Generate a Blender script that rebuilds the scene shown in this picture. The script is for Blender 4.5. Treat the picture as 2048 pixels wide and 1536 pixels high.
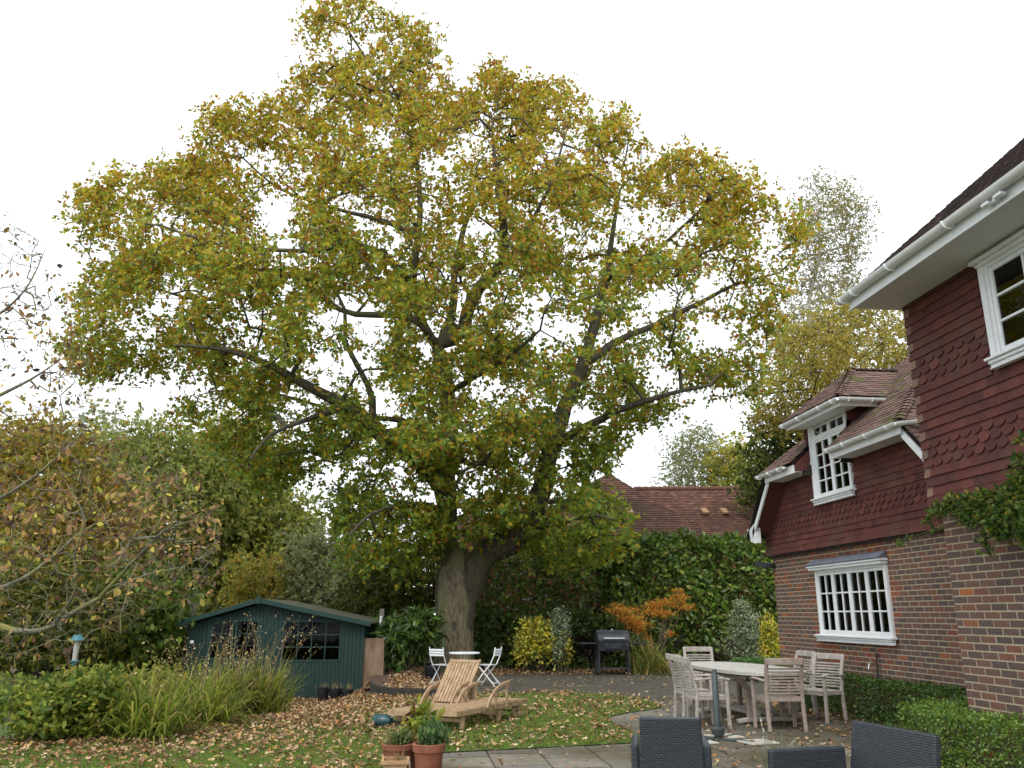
import bpy, bmesh, math, random
import numpy as np
from mathutils import Vector, Matrix, Euler
from mathutils.geometry import delaunay_2d_cdt
random.seed(7); rng = np.random.default_rng(11)
scene = bpy.context.scene
for o in list(bpy.data.objects): bpy.data.objects.remove(o)
C = scene.collection
# ---------------------------------------------------------------- camera
F = 1657.0; TH = math.atan(460 / F); EYE = 1.55; YAW = math.radians(6.77)
cam = bpy.data.cameras.new('camera'); camo = bpy.data.objects.new('camera', cam); C.objects.link(camo)
cam.sensor_width = 36; cam.lens = F / 2048 * 36; cam.clip_start = .1; cam.clip_end = 2000
camo.location = (0, 0, EYE); camo.rotation_euler = (math.pi / 2 + TH, 0, -YAW)
scene.camera = camo
# ---------------------------------------------------------------- overcast sky
SUN_EL, SUN_AZ = math.radians(48), math.radians(200)
world = bpy.data.worlds.new('World'); scene.world = world; world.use_nodes = True
nt = world.node_tree; nt.nodes.clear()
out = nt.nodes.new('ShaderNodeOutputWorld'); bg = nt.nodes.new('ShaderNodeBackground')
sky = nt.nodes.new('ShaderNodeTexSky'); sky.sky_type = 'NISHITA'; sky.sun_disc = False
sky.sun_elevation = SUN_EL; sky.sun_rotation = SUN_AZ; sky.dust_density = 4; sky.air_density = 1.0
hs = nt.nodes.new('ShaderNodeHueSaturation'); hs.inputs['Saturation'].default_value = .35
mx = nt.nodes.new('ShaderNodeMix'); mx.data_type = 'RGBA'; mx.inputs[0].default_value = .86
mx.inputs[7].default_value = (10.6, 11.2, 11.8, 1)          # even cloud layer
nt.links.new(sky.outputs[0], hs.inputs['Color']); nt.links.new(hs.outputs[0], mx.inputs[6])
nt.links.new(mx.outputs[2], bg.inputs[0]); bg.inputs[1].default_value = .12
nt.links.new(bg.outputs[0], out.inputs[0])
sl = bpy.data.lights.new('sun', 'SUN'); sl.energy = 1.5; sl.angle = math.radians(25); sl.color = (1, .97, .92)
so = bpy.data.objects.new('sun', sl); C.objects.link(so)
sd = Vector((math.sin(SUN_AZ) * math.cos(SUN_EL), math.cos(SUN_AZ) * math.cos(SUN_EL), math.sin(SUN_EL)))
so.rotation_euler = sd.to_track_quat('Z', 'Y').to_euler(); so.location = (0, 0, 40)
vs = scene.view_settings; vs.view_transform = 'Standard'; vs.look = 'None'; vs.exposure = 0.35; vs.gamma = 1
vs.use_curve_mapping = False
scene.cycles.use_denoising = True; scene.cycles.max_bounces = 12; scene.cycles.diffuse_bounces = 9; scene.cycles.transmission_bounces = 9; scene.cycles.transparent_max_bounces = 12

# ---------------------------------------------------------------- survey helpers
ct, st = math.cos(TH), math.sin(TH); ca, sa = math.cos(YAW), math.sin(YAW)
def ray(px, py):
    v = 768 - py; Y = F * ct - v * st
    X = (px - 1024) / Y; Z = (F * st + v * ct) / Y
    return X * ca + sa, -X * sa + ca, Z
def W(px, py, D):
    x, y, z = ray(px, py); return Vector((x * D, y * D, EYE + z * D))
def G(px, py, z=0.0):
    x, y, Z = ray(px, py); t = (z - EYE) / Z; return Vector((x * t, y * t, z))
def Wn(P, D):
    """vectorised: pixel array (n,2), depth (n,)"""
    v = 768 - P[:, 1]; Y = F * ct - v * st; X = (P[:, 0] - 1024) / Y; Z = (F * st + v * ct) / Y
    return np.stack([(X * ca + sa) * D, (-X * sa + ca) * D, EYE + Z * D], 1)
def S(t): t = np.clip(t, 0, 1); return t * t * (3 - 2 * t)
def gz(x, y): return -.45 * S((y - 12.5) / 8.0) * S((.2 - x) / 2.5)

# ---------------------------------------------------------------- materials
MATS = {}
def newmat(name):
    m = bpy.data.materials.new(name); m.use_nodes = True; n = m.node_tree
    return m, n, n.nodes['Principled BSDF'], n.links
def ramp(n, stops, interp='LINEAR'):
    r = n.nodes.new('ShaderNodeValToRGB'); cr = r.color_ramp; cr.interpolation = interp
    while len(cr.elements) < len(stops): cr.elements.new(.5)
    for e, (p, c) in zip(cr.elements, stops): e.position = p; e.color = (*c, 1)
    return r
def tc(n, scale=(1, 1, 1), kind='Object'):
    t = n.nodes.new('ShaderNodeTexCoord'); mp = n.nodes.new('ShaderNodeMapping')
    mp.inputs['Scale'].default_value = scale; n.links.new(t.outputs[kind], mp.inputs[0]); return mp.outputs[0]
def noise(n, vec, sc, det=6, rough=.6):
    x = n.nodes.new('ShaderNodeTexNoise'); x.inputs['Scale'].default_value = sc; x.inputs['Detail'].default_value = det
    x.inputs['Roughness'].default_value = rough
    if vec is not None: n.links.new(vec, x.inputs['Vector'])
    return x.outputs[0]
def bump(n, L, p, h, dist, strength=1.0):
    b = n.nodes.new('ShaderNodeBump'); b.inputs['Distance'].default_value = dist; b.inputs['Strength'].default_value = strength
    L.new(h, b.inputs['Height']); L.new(b.outputs[0], p.inputs['Normal'])
def mixc(n, L, a, b, fac, mode='MIX'):
    m = n.nodes.new('ShaderNodeMix'); m.data_type = 'RGBA'; m.blend_type = mode
    for s, v in ((0, fac), (6, a), (7, b)):
        if isinstance(v, (int, float)): m.inputs[s].default_value = v
        elif isinstance(v, tuple): m.inputs[s].default_value = (*v, 1)
        else: L.new(v, m.inputs[s])
    return m.outputs[2]
def simple(name, c1, c2, rough=.7, sc=8, stretch=(1, 1, 1), bmp=.002, metal=0, spec=.4, kind='Object', stops=(.35, .65)):
    m, n, p, L = newmat(name); v = tc(n, stretch, kind); f = noise(n, v, sc)
    r = ramp(n, [(stops[0], c1), (stops[1], c2)]); L.new(f, r.inputs[0]); L.new(r.outputs[0], p.inputs['Base Color'])
    p.inputs['Roughness'].default_value = rough; p.inputs['Metallic'].default_value = metal
    p.inputs['Specular IOR Level'].default_value = spec
    if bmp: bump(n, L, p, f, bmp)
    MATS[name] = m; return m
def varied(name, stops, src='object', rough=.85, sc=30, amt=.35, bmp=.002, moss=None, stretch=(1, 1, 1)):
    """each piece takes one colour of a palette (its own, fixed), plus fine grain"""
    m, n, p, L = newmat(name)
    if src == 'object': o = n.nodes.new('ShaderNodeObjectInfo').outputs['Random']
    else: o = n.nodes.new('ShaderNodeNewGeometry').outputs['Random Per Island']
    r = ramp(n, stops, 'LINEAR'); L.new(o, r.inputs[0])
    v = tc(n, stretch) if src != 'object' else tc(n, stretch)
    f = noise(n, v, sc)
    g = ramp(n, [(.25, (1 - amt,) * 3), (.75, (1 + amt,) * 3)]); L.new(f, g.inputs[0])
    c = mixc(n, L, r.outputs[0], g.outputs[0], 1.0, 'MULTIPLY')
    if moss:
        geo = n.nodes.new('ShaderNodeNewGeometry'); f2 = noise(n, geo.outputs['Position'], moss[1], 5)
        k = ramp(n, [(moss[2], (0, 0, 0)), (moss[3], (1, 1, 1))]); L.new(f2, k.inputs[0]); c = mixc(n, L, c, moss[0], k.outputs[0])
    L.new(c, p.inputs['Base Color']); p.inputs['Roughness'].default_value = rough; p.inputs['Specular IOR Level'].default_value = .25
    if bmp: bump(n, L, p, f, bmp)
    MATS[name] = m; return m
def leafmat(name, rough=.5, trans=.35, spec=.35):
    m, n, p, L = newmat(name); a = n.nodes.new('ShaderNodeAttribute'); a.attribute_name = 'col'
    L.new(a.outputs['Color'], p.inputs['Base Color']); p.inputs['Roughness'].default_value = rough
    p.inputs['Specular IOR Level'].default_value = spec
    if trans:
        t = n.nodes.new('ShaderNodeBsdfTranslucent'); L.new(a.outputs['Color'], t.inputs[0])
        ms = n.nodes.new('ShaderNodeMixShader'); ms.inputs[0].default_value = trans
        L.new(p.outputs[0], ms.inputs[1]); L.new(t.outputs[0], ms.inputs[2])
        L.new(ms.outputs[0], n.nodes['Material Output'].inputs['Surface'])
    MATS[name] = m; return m
leafmat('leaf', trans=.58); leafmat('glossy_leaf', .30, .28, .5); leafmat('dry_leaf', .8, .1, .2)
BR = [(0, (.098, .072, .066)), (.25, (.122, .082, .071)), (.5, (.145, .088, .072)), (.72, (.168, .09, .068)), (.9, (.185, .088, .062)), (.975, (.195, .086, .058)), (.99, (.31, .115, .05)), (1, (.36, .125, .045))]
RB = [(0, (.14, .06, .042)), (.3, (.20, .07, .045)), (.75, (.235, .076, .045)), (1, (.30, .11, .055))]
for s in ('object', 'island'):
    varied('brick_' + s, BR, s, .9, 40, .3, .003); varied('redbrick_' + s, RB, s, .9, 40, .3, .003)
    varied('walltile_' + s, [(0, (.078, .030, .027)), (.3, (.100, .034, .030)), (.85, (.118, .039, .032)), (1, (.150, .050, .038))], s, .8, 18, .22, .003,
           moss=((.095, .068, .05), 1.6, .52, .82))
    varied('rooftile_' + s, [(0, (.095, .062, .055)), (.5, (.15, .092, .075)), (1, (.20, .125, .10))], s, .9, 25, .35, .004, moss=((.10, .105, .03), 2.2, .56, .68))
    varied('darktile_' + s, [(0, (.065, .052, .052)), (.6, (.10, .075, .07)), (1, (.14, .10, .085))], s, .9, 25, .35, .004, moss=((.2, .18, .13), 9, .66, .74))
    varied('slab_' + s, [(0, (.115, .106, .092)), (.4, (.16, .146, .124)), (.8, (.19, .172, .142)), (1, (.24, .212, .165))], s, .85, 12, .35, .004, moss=((.088, .075, .042), .42, .42, .60))
varied('cornertile', [(0, (.17, .105, .08)), (1, (.25, .16, .11))], 'object', .85, 18, .3, .002)
varied('nbtile', [(0, (.105, .058, .045)), (.4, (.155, .078, .057)), (.8, (.20, .098, .07)), (1, (.26, .15, .11))], 'island', .9, 12, .3, .003, moss=((.09, .06, .045), .5, .5, .75))
varied('nbbrick', RB, 'island', .9, 20, .2, .002)
simple('mortar', (.36, .31, .20), (.46, .40, .27), .95, 60, bmp=.002)
simple('white_paint', (.70, .72, .72), (.78, .79, .79), .4, 5, bmp=.0004)
simple('soffit', (.62, .62, .60), (.70, .70, .68), .55, 2, bmp=.0005)
simple('gutter_plastic', (.66, .67, .66), (.78, .79, .78), .35, 4, bmp=0)
simple('lead', (.12, .13, .17), (.20, .215, .26), .5, 6, bmp=.002)
simple('black_plastic', (.012, .014, .016), (.025, .027, .03), .45, 9, bmp=.001)
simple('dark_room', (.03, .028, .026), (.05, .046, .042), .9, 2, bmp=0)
simple('curtain', (.40, .39, .36), (.52, .50, .47), .9, 8, (6, 6, .3), .01)
simple('green_paint', (.0045, .028, .0235), (.0075, .038, .032), .6, 7, (3, 3, .5), .002)
simple('green_board', (.0035, .021, .0175), (.0065, .031, .026), .65, 7, (3, 3, .5), .002)
simple('felt', (.03, .036, .02), (.085, .085, .03), .95, 3, bmp=.01)
simple('teak_grey', (.30, .265, .235), (.46, .42, .38), .75, 16, (1, 1, 1), .0015)
simple('teak_pink', (.26, .205, .17), (.38, .31, .265), .75, 16, (1, 1, 1), .0015)
simple('teak_table', (.36, .345, .31), (.56, .54, .50), .7, 10, (1, 6, 1), .0015)
simple('teak_warm', (.26, .165, .09), (.43, .30, .175), .65, 12, (1, 1, 1), .002)
simple('white_metal', (.72, .74, .76), (.80, .82, .83), .4, 8, bmp=.0005)
simple('bbq_paint', (.018, .021, .025), (.035, .04, .046), .45, 6, bmp=.0005)
simple('steel', (.6, .6, .6), (.75, .75, .74), .25, 8, bmp=0, metal=1)
simple('pole_paint', (.045, .06, .062), (.07, .085, .086), .5, 8, bmp=.0006)
simple('terracotta', (.19, .066, .038), (.27, .10, .056), .85, 9, bmp=.0015)
simple('tan_clay', (.34, .20, .10), (.45, .285, .16), .85, 12, bmp=.0015)
simple('soil', (.025, .017, .012), (.06, .04, .026), .95, 30, bmp=.01)
simple('teal_plastic', (.012, .045, .05), (.02, .07, .075), .3, 8, bmp=.0005)
simple('feeder_blue', (.045, .16, .20), (.07, .22, .26), .45, 8, bmp=.0005)
simple('feeder_mesh', (.35, .34, .31), (.45, .44, .4), .5, 60, bmp=.001)
simple('plywood', (.15, .085, .05), (.25, .18, .12), .8, 3, (2, 2, .5), .003)
simple('post_wood', (.09, .09, .07), (.16, .155, .125), .85, 10, (3, 3, .4), .004)
simple('dark_timber', (.020, .018, .016), (.045, .038, .032), .85, 9, (3, 3, .4), .004)
simple('blue_plastic', (.012, .05, .25), (.02, .09, .38), .35, 10, bmp=.002)
simple('stem', (.055, .045, .03), (.12, .10, .06), .9, 12, bmp=.004)
simple('birch_bark', (.38, .35, .31), (.62, .59, .54), .8, 5, (1, 1, 3), .004)
simple('concrete', (.36, .34, .29), (.48, .46, .40), .9, 8, bmp=.003)
simple('rubber', (.01, .01, .01), (.02, .02, .02), .6, 8, bmp=0)
def barkmat(name, c1, c2, c3, sc, dist, greens=None):
    m, n, p, L = newmat(name); v = tc(n, (1, 1, .24)); f = noise(n, v, sc, 10, .75)
    vo = n.nodes.new('ShaderNodeTexVoronoi'); vo.feature = 'DISTANCE_TO_EDGE'; vo.inputs['Scale'].default_value = sc * .8; L.new(v, vo.inputs['Vector'])
    r = ramp(n, [(.3, c1), (.5, c2), (.7, c3)]); L.new(f, r.inputs[0]); c = r.outputs[0]
    if greens:
        f2 = noise(n, tc(n), 1.1, 4); k = ramp(n, [(.45, (0, 0, 0)), (.65, (.8, .8, .8))]); L.new(f2, k.inputs[0]); c = mixc(n, L, c, greens, k.outputs[0])
    L.new(c, p.inputs['Base Color']); p.inputs['Roughness'].default_value = .95; p.inputs['Specular IOR Level'].default_value = .15
    ad = n.nodes.new('ShaderNodeMath'); ad.operation = 'MULTIPLY_ADD'; ad.inputs[1].default_value = 1.2
    L.new(vo.outputs[0], ad.inputs[0]); L.new(f, ad.inputs[2]); bump(n, L, p, ad.outputs[0], dist)
    MATS[name] = m
barkmat('oak_bark', (.06, .048, .032), (.245, .205, .135), (.44, .38, .26), 17, .10, (.28, .265, .12))
barkmat('oak_limb', (.035, .03, .022), (.09, .078, .058), (.16, .14, .105), 11, .06, (.12, .118, .065))
barkmat('dark_bark', (.03, .025, .02), (.07, .06, .05), (.12, .105, .085), 9, .03)
barkmat('lichen_bark', (.07, .062, .045), (.17, .16, .115), (.31, .30, .235), 14, .012, (.30, .27, .06))
# wicker
m, n, p, L = newmat('wicker'); v = tc(n)
b = n.nodes.new('ShaderNodeTexBrick'); b.offset = .5; b.inputs['Scale'].default_value = 1; b.inputs['Brick Width'].default_value = .042
b.inputs['Row Height'].default_value = .0165; b.inputs['Mortar Size'].default_value = .0034; b.inputs['Mortar Smooth'].default_value = 1
b.inputs['Color1'].default_value = (.031, .039, .048, 1); b.inputs['Color2'].default_value = (.044, .054, .064, 1); b.inputs['Mortar'].default_value = (.010, .012, .015, 1)
sx = n.nodes.new('ShaderNodeSeparateXYZ'); cx = n.nodes.new('ShaderNodeCombineXYZ'); L.new(v, sx.inputs[0])
adx = n.nodes.new('ShaderNodeMath'); L.new(sx.outputs[0], adx.inputs[0]); L.new(sx.outputs[1], adx.inputs[1]); L.new(adx.outputs[0], cx.inputs[0]); L.new(sx.outputs[2], cx.inputs[1])
L.new(cx.outputs[0], b.inputs['Vector']); L.new(b.outputs['Color'], p.inputs['Base Color']); p.inputs['Roughness'].default_value = .45
inv = n.nodes.new('ShaderNodeMath'); inv.operation = 'SUBTRACT'; inv.inputs[0].default_value = 1; L.new(b.outputs['Fac'], inv.inputs[1]); bump(n, L, p, inv.outputs[0], .004)
MATS['wicker'] = m
# glass pane
m, n, p, L = newmat('glass'); n.nodes.remove(p)
tr = n.nodes.new('ShaderNodeBsdfTransparent'); tr.inputs[0].default_value = (.82, .86, .84, 1); gl = n.nodes.new('ShaderNodeBsdfGlossy'); gl.inputs['Roughness'].default_value = .02
fr = n.nodes.new('ShaderNodeFresnel'); fr.inputs[0].default_value = 1.6; ms = n.nodes.new('ShaderNodeMixShader')
L.new(fr.outputs[0], ms.inputs[0]); L.new(tr.outputs[0], ms.inputs[1]); L.new(gl.outputs[0], ms.inputs[2]); L.new(ms.outputs[0], n.nodes['Material Output'].inputs['Surface'])
MATS['glass'] = m
# shed pane: sky reflection weakened and tint darkened to imitate dark surroundings mirrored
m, n, p, L = newmat('dimmed_glass'); n.nodes.remove(p)
tr = n.nodes.new('ShaderNodeBsdfTransparent'); tr.inputs[0].default_value = (.6, .63, .62, 1); gl = n.nodes.new('ShaderNodeBsdfGlossy'); gl.inputs['Roughness'].default_value = .02
fr = n.nodes.new('ShaderNodeFresnel'); fr.inputs[0].default_value = 1.22; ms = n.nodes.new('ShaderNodeMixShader')
L.new(fr.outputs[0], ms.inputs[0]); L.new(tr.outputs[0], ms.inputs[1]); L.new(gl.outputs[0], ms.inputs[2]); L.new(ms.outputs[0], n.nodes['Material Output'].inputs['Surface'])
MATS['dimmed_glass'] = m
# ground
m, n, p, L = newmat('turf'); g_ = n.nodes.new('ShaderNodeNewGeometry'); f = noise(n, g_.outputs['Position'], 3, 8)
r = ramp(n, [(.3, (.05, .075, .012)), (.55, (.075, .125, .018)), (.75, (.12, .10, .04))]); L.new(f, r.inputs[0]); L.new(r.outputs[0], p.inputs['Base Color']); p.inputs['Roughness'].default_value = .95
bump(n, L, p, noise(n, g_.outputs['Position'], 60, 6), .02); MATS['turf'] = m
m, n, p, L = newmat('bed'); g_ = n.nodes.new('ShaderNodeNewGeometry'); f = noise(n, g_.outputs['Position'], 9, 10, .7)
r = ramp(n, [(.3, (.035, .022, .014)), (.55, (.10, .055, .03)), (.75, (.17, .095, .05))]); L.new(f, r.inputs[0]); L.new(r.outputs[0], p.inputs['Base Color']); p.inputs['Roughness'].default_value = .95
bump(n, L, p, f, .03); MATS['bed'] = m
m, n, p, L = newmat('terrace'); g_ = n.nodes.new('ShaderNodeNewGeometry'); f = noise(n, g_.outputs['Position'], 1.2, 8, .65); f2 = noise(n, g_.outputs['Position'], 22, 6)
r = ramp(n, [(.3, (.040, .036, .025)), (.5, (.064, .056, .040)), (.7, (.066, .064, .034))]); L.new(f, r.inputs[0])
g = ramp(n, [(.3, (.75, .75, .75)), (.7, (1.25, 1.25, 1.25))]); L.new(f2, g.inputs[0]); L.new(mixc(n, L, r.outputs[0], g.outputs[0], 1.0, 'MULTIPLY'), p.inputs['Base Color'])
p.inputs['Roughness'].default_value = .8; bump(n, L, p, f2, .004); MATS['terrace'] = m

# ---------------------------------------------------------------- object helpers
def tag(o, label=None, cat=None, group=None, kind=None):
    if label: o['label'] = label
    if cat: o['category'] = cat
    if group: o['group'] = group
    if kind: o['kind'] = kind
    return o
def thing(name, label, cat, loc=(0, 0, 0), rz=0.0, group=None):
    o = bpy.data.objects.new(name, None); C.objects.link(o); o.location = loc; o.rotation_euler = (0, 0, rz); o.empty_display_size = .2
    return tag(o, label, cat, group)
def link(name, me, mat, parent=None, kind=None):
    o = bpy.data.objects.new(name, me); C.objects.link(o)
    if mat and not me.materials: me.materials.append(MATS[mat] if isinstance(mat, str) else mat)
    if parent: o.parent = parent
    if kind: o['kind'] = kind
    return o
def copy_tree(o, parent=None):
    c = o.copy(); C.objects.link(c); c.parent = parent
    for ch in o.children: copy_tree(ch, c)
    return c
class MB:
    def __init__(s): s.v = []; s.f = []
    def add(s, vs, fs):
        k = len(s.v); s.v += [tuple(q) for q in vs]; s.f += [tuple(i + k for i in q) for q in fs]; return s
    def box(s, a, b, M=None):
        x0, y0, z0 = a; x1, y1, z1 = b
        vs = [Vector(q) for q in ((x0, y0, z0), (x1, y0, z0), (x1, y1, z0), (x0, y1, z0), (x0, y0, z1), (x1, y0, z1), (x1, y1, z1), (x0, y1, z1))]
        if M is not None: vs = [M @ q for q in vs]
        return s.add(vs, [(0, 3, 2, 1), (4, 5, 6, 7), (0, 1, 5, 4), (1, 2, 6, 5), (2, 3, 7, 6), (3, 0, 4, 7)])
    def bar(s, p, q, w, h, up=(0, 0, 1)):
        p, q = Vector(p), Vector(q); d = (q - p).normalized(); u = Vector(up)
        if abs(d.dot(u)) > .98: u = Vector((0, 1, 0))
        a = d.cross(u).normalized() * w / 2; c = a.cross(d).normalized() * h / 2
        vs = [p - a - c, p + a - c, p + a + c, p - a + c, q - a - c, q + a - c, q + a + c, q - a + c]
        return s.add(vs, [(3, 2, 1, 0), (4, 5, 6, 7), (0, 1, 5, 4), (1, 2, 6, 5), (2, 3, 7, 6), (3, 0, 4, 7)])
    def path(s, pts, w, h, up=(0, 0, 1)):
        """swept rectangular section along a polyline"""
        pts = [Vector(q) for q in pts]; rings = []
        for i, q in enumerate(pts):
            d = (pts[min(i + 1, len(pts) - 1)] - pts[max(i - 1, 0)]).normalized(); a = d.cross(Vector(up)).normalized() * w / 2; c = a.cross(d).normalized() * h / 2
            rings.append([q - a - c, q + a - c, q + a + c, q - a + c])
        vs = [q for r_ in rings for q in r_]; fs = [(3, 2, 1, 0)]; k = 4 * (len(rings) - 1); fs.append((k, k + 1, k + 2, k + 3))
        for i in range(len(rings) - 1):
            for j in range(4): fs.append((4 * i + j, 4 * i + (j + 1) % 4, 4 * i + 4 + (j + 1) % 4, 4 * i + 4 + j))
        return s.add(vs, fs)
    def tube(s, pts, r, n=8, cap=True):
        pts = [Vector(q) for q in pts]; m_ = len(pts); rs = r if isinstance(r, (list, tuple)) else [r] * m_
        d0 = (pts[1] - pts[0]).normalized(); a = d0.orthogonal().normalized(); vs = []; fs = []
        for i, q in enumerate(pts):
            d = (pts[min(i + 1, m_ - 1)] - pts[max(i - 1, 0)]).normalized(); a = (a - d * a.dot(d)).normalized(); b_ = d.cross(a)
            for j in range(n):
                t = 2 * math.pi * j / n; vs.append(q + (a * math.cos(t) + b_ * math.sin(t)) * rs[i])
        for i in range(m_ - 1):
            for j in range(n): fs.append((i * n + j, i * n + (j + 1) % n, (i + 1) * n + (j + 1) % n, (i + 1) * n + j))
        if cap: fs.append(tuple(range(n - 1, -1, -1))); fs.append(tuple((m_ - 1) * n + j for j in range(n)))
        return s.add(vs, fs)
    def lathe(s, prof, n=20, c=(0, 0, 0), M=None):
        vs = []; fs = []
        for (r, z) in prof:
            for j in range(n):
                t = 2 * math.pi * j / n; q = Vector((r * math.cos(t), r * math.sin(t), z)); q = M @ q if M is not None else q; vs.append(q + Vector(c))
        for i in range(len(prof) - 1):
            for j in range(n): fs.append((i * n + j, i * n + (j + 1) % n, (i + 1) * n + (j + 1) % n, (i + 1) * n + j))
        fs.append(tuple(range(n - 1, -1, -1))); fs.append(tuple((len(prof) - 1) * n + j for j in range(n)))
        return s.add(vs, fs)
    def prism(s, poly, e):
        """extrude a 3-D polygon by vector e"""
        k = len(poly); a = [Vector(q) for q in poly]; e = Vector(e); vs = a + [q + e for q in a]
        return s.add(vs, [tuple(range(k - 1, -1, -1)), tuple(range(k, 2 * k))] + [(i, (i + 1) % k, k + (i + 1) % k, k + i) for i in range(k)])
    def mesh(s, name, smooth=False):
        me = bpy.data.meshes.new(name); me.from_pydata(s.v, [], s.f)
        bm = bmesh.new(); bm.from_mesh(me); bmesh.ops.recalc_face_normals(bm, faces=bm.faces); bm.to_mesh(me); bm.free()
        if smooth:
            me.shade_smooth(); me.set_sharp_from_angle(angle=math.radians(40))
        return me
    def build(s, name, mat, parent=None, smooth=False, bev=0, kind=None):
        o = link(name, s.mesh(name, smooth), mat, parent, kind)
        if bev:
            md = o.modifiers.new('bevel', 'BEVEL'); md.width = bev; md.segments = 1; md.limit_method = 'ANGLE'
        return o
def mesh_np(name, V, Fc, col=None):
    me = bpy.data.meshes.new(name); nV, (nF, k) = len(V), Fc.shape
    me.vertices.add(nV); me.vertices.foreach_set('co', V.astype(np.float32).ravel())
    me.loops.add(nF * k); me.loops.foreach_set('vertex_index', Fc.astype(np.int32).ravel())
    me.polygons.add(nF); me.polygons.foreach_set('loop_start', np.arange(0, nF * k, k, dtype=np.int32))
    me.update(calc_edges=True)
    if col is not None:
        a = me.attributes.new('col', 'FLOAT_COLOR', 'POINT'); c4 = np.ones((nV, 4), np.float32); c4[:, :3] = col; a.data.foreach_set('color', c4.ravel())
    return me
def unit(a): return a / np.maximum(np.linalg.norm(a, axis=1, keepdims=True), 1e-9)
# leaf templates: (along, across, lift)
LEAF2 = (np.array([(0, 0, 0), (.45, .30, .10), (1, 0, -.04), (.45, -.30, .10)]), np.array([(0, 1, 2), (0, 2, 3)]))
LEAF4 = (np.array([(0, 0, 0), (.3, .20, .06), (.65, .24, .07), (1, 0, -.06), (.65, -.24, .07), (.3, -.20, .06)]), np.array([(0, 1, 2, 3), (0, 3, 4, 5)]))
OAKL = (np.array([(0, 0, 0), (.28, .20, .04), (.42, .11, .02), (.62, .30, .06), (.74, .16, .03), (1, 0, -.05), (.74, -.16, .03), (.62, -.30, .06), (.42, -.11, .02), (.28, -.20, .04)]),
        np.array([(0, 1, 2, 9), (0, 9, 8, 2), (2, 3, 4, 8), (8, 4, 6, 7), (4, 5, 6, 6)])[:, :])
OAKL = (OAKL[0], np.array([(0, 1, 2, 0), (0, 2, 8, 0), (0, 8, 9, 0), (2, 3, 4, 2), (2, 4, 6, 2), (2, 6, 8, 2), (8, 6, 7, 8), (4, 5, 6, 4)])[:, :3])
PALM = (np.array([(0, 0, 0), (.35, .10, .05), (.55, .42, 0), (.45, .12, .05), (1, .05, -.1), (1, -.05, -.1), (.45, -.12, .05), (.55, -.42, 0), (.35, -.10, .05)]),
        np.array([(0, 1, 3), (1, 2, 3), (0, 3, 6), (3, 4, 5), (3, 5, 6), (0, 6, 8), (6, 7, 8)]))
CURL = (np.array([(0, 0, .06), (.3, .26, .20), (.5, .13, .05), (.7, .30, .24), (1, 0, .22), (.7, -.30, .10), (.5, -.13, .03), (.3, -.26, .16)]),
        np.array([(0, 1, 2), (0, 2, 6), (0, 6, 7), (2, 3, 4), (2, 4, 6), (4, 5, 6)]))
def leaves_mesh(name, P, ax, nr, Ls, T, col):
    ax = unit(ax); nr = unit(nr - ax * (nr * ax).sum(1, keepdims=True)); sd = np.cross(nr, ax)
    t, f = T; N, K = len(P), len(t)
    V = P[:, None, :] + Ls[:, None, None] * (t[None, :, 0, None] * ax[:, None, :] + t[None, :, 1, None] * sd[:, None, :] + t[None, :, 2, None] * nr[:, None, :])
    Fc = (f[None, :, :] + (np.arange(N) * K)[:, None, None]).reshape(-1, f.shape[1])
    return mesh_np(name, V.reshape(-1, 3), Fc, np.repeat(col, K, axis=0))
def pick(pal, n, jit=.18):
    w = np.array([q[1] for q in pal], float); w /= w.sum(); c = np.array([q[0] for q in pal])[rng.choice(len(pal), n, p=w)]
    return np.clip(c * (1 + jit * rng.standard_normal((n, 1))) * (1 + jit * .35 * rng.standard_normal((n, 3))), .003, .9)
def rnd(n): return unit(rng.standard_normal((n, 3)))
def inpoly(P, poly):
    poly = np.array(poly, float); x, y = P[:, 0], P[:, 1]; ins = np.zeros(len(P), bool); j = len(poly) - 1
    for i in range(len(poly)):
        xi, yi = poly[i]; xj, yj = poly[j]
        if yi != yj: ins ^= ((yi > y) != (yj > y)) & (x < (xj - xi) * (y - yi) / (yj - yi) + xi)
        j = i
    return ins
def edgedist(P, poly):
    poly = np.array(poly, float); d = np.full(len(P), 1e9)
    for i in range(len(poly)):
        a, b_ = poly[i], poly[(i + 1) % len(poly)]; ab = b_ - a; t = np.clip(((P - a) @ ab) / max(ab @ ab, 1e-6), 0, 1); d = np.minimum(d, np.linalg.norm(P - a - t[:, None] * ab, axis=1))
    return d
def sample_poly(poly, n, weight=None):
    poly = np.array(poly, float); lo, hi = poly.min(0), poly.max(0); out_ = np.zeros((0, 2))
    while len(out_) < n:
        q = lo + rng.random((n * 3, 2)) * (hi - lo); q = q[inpoly(q, poly)]
        if weight is not None: q = q[rng.random(len(q)) < weight(q)]
        out_ = np.vstack([out_, q])
    return out_[:n]

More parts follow.
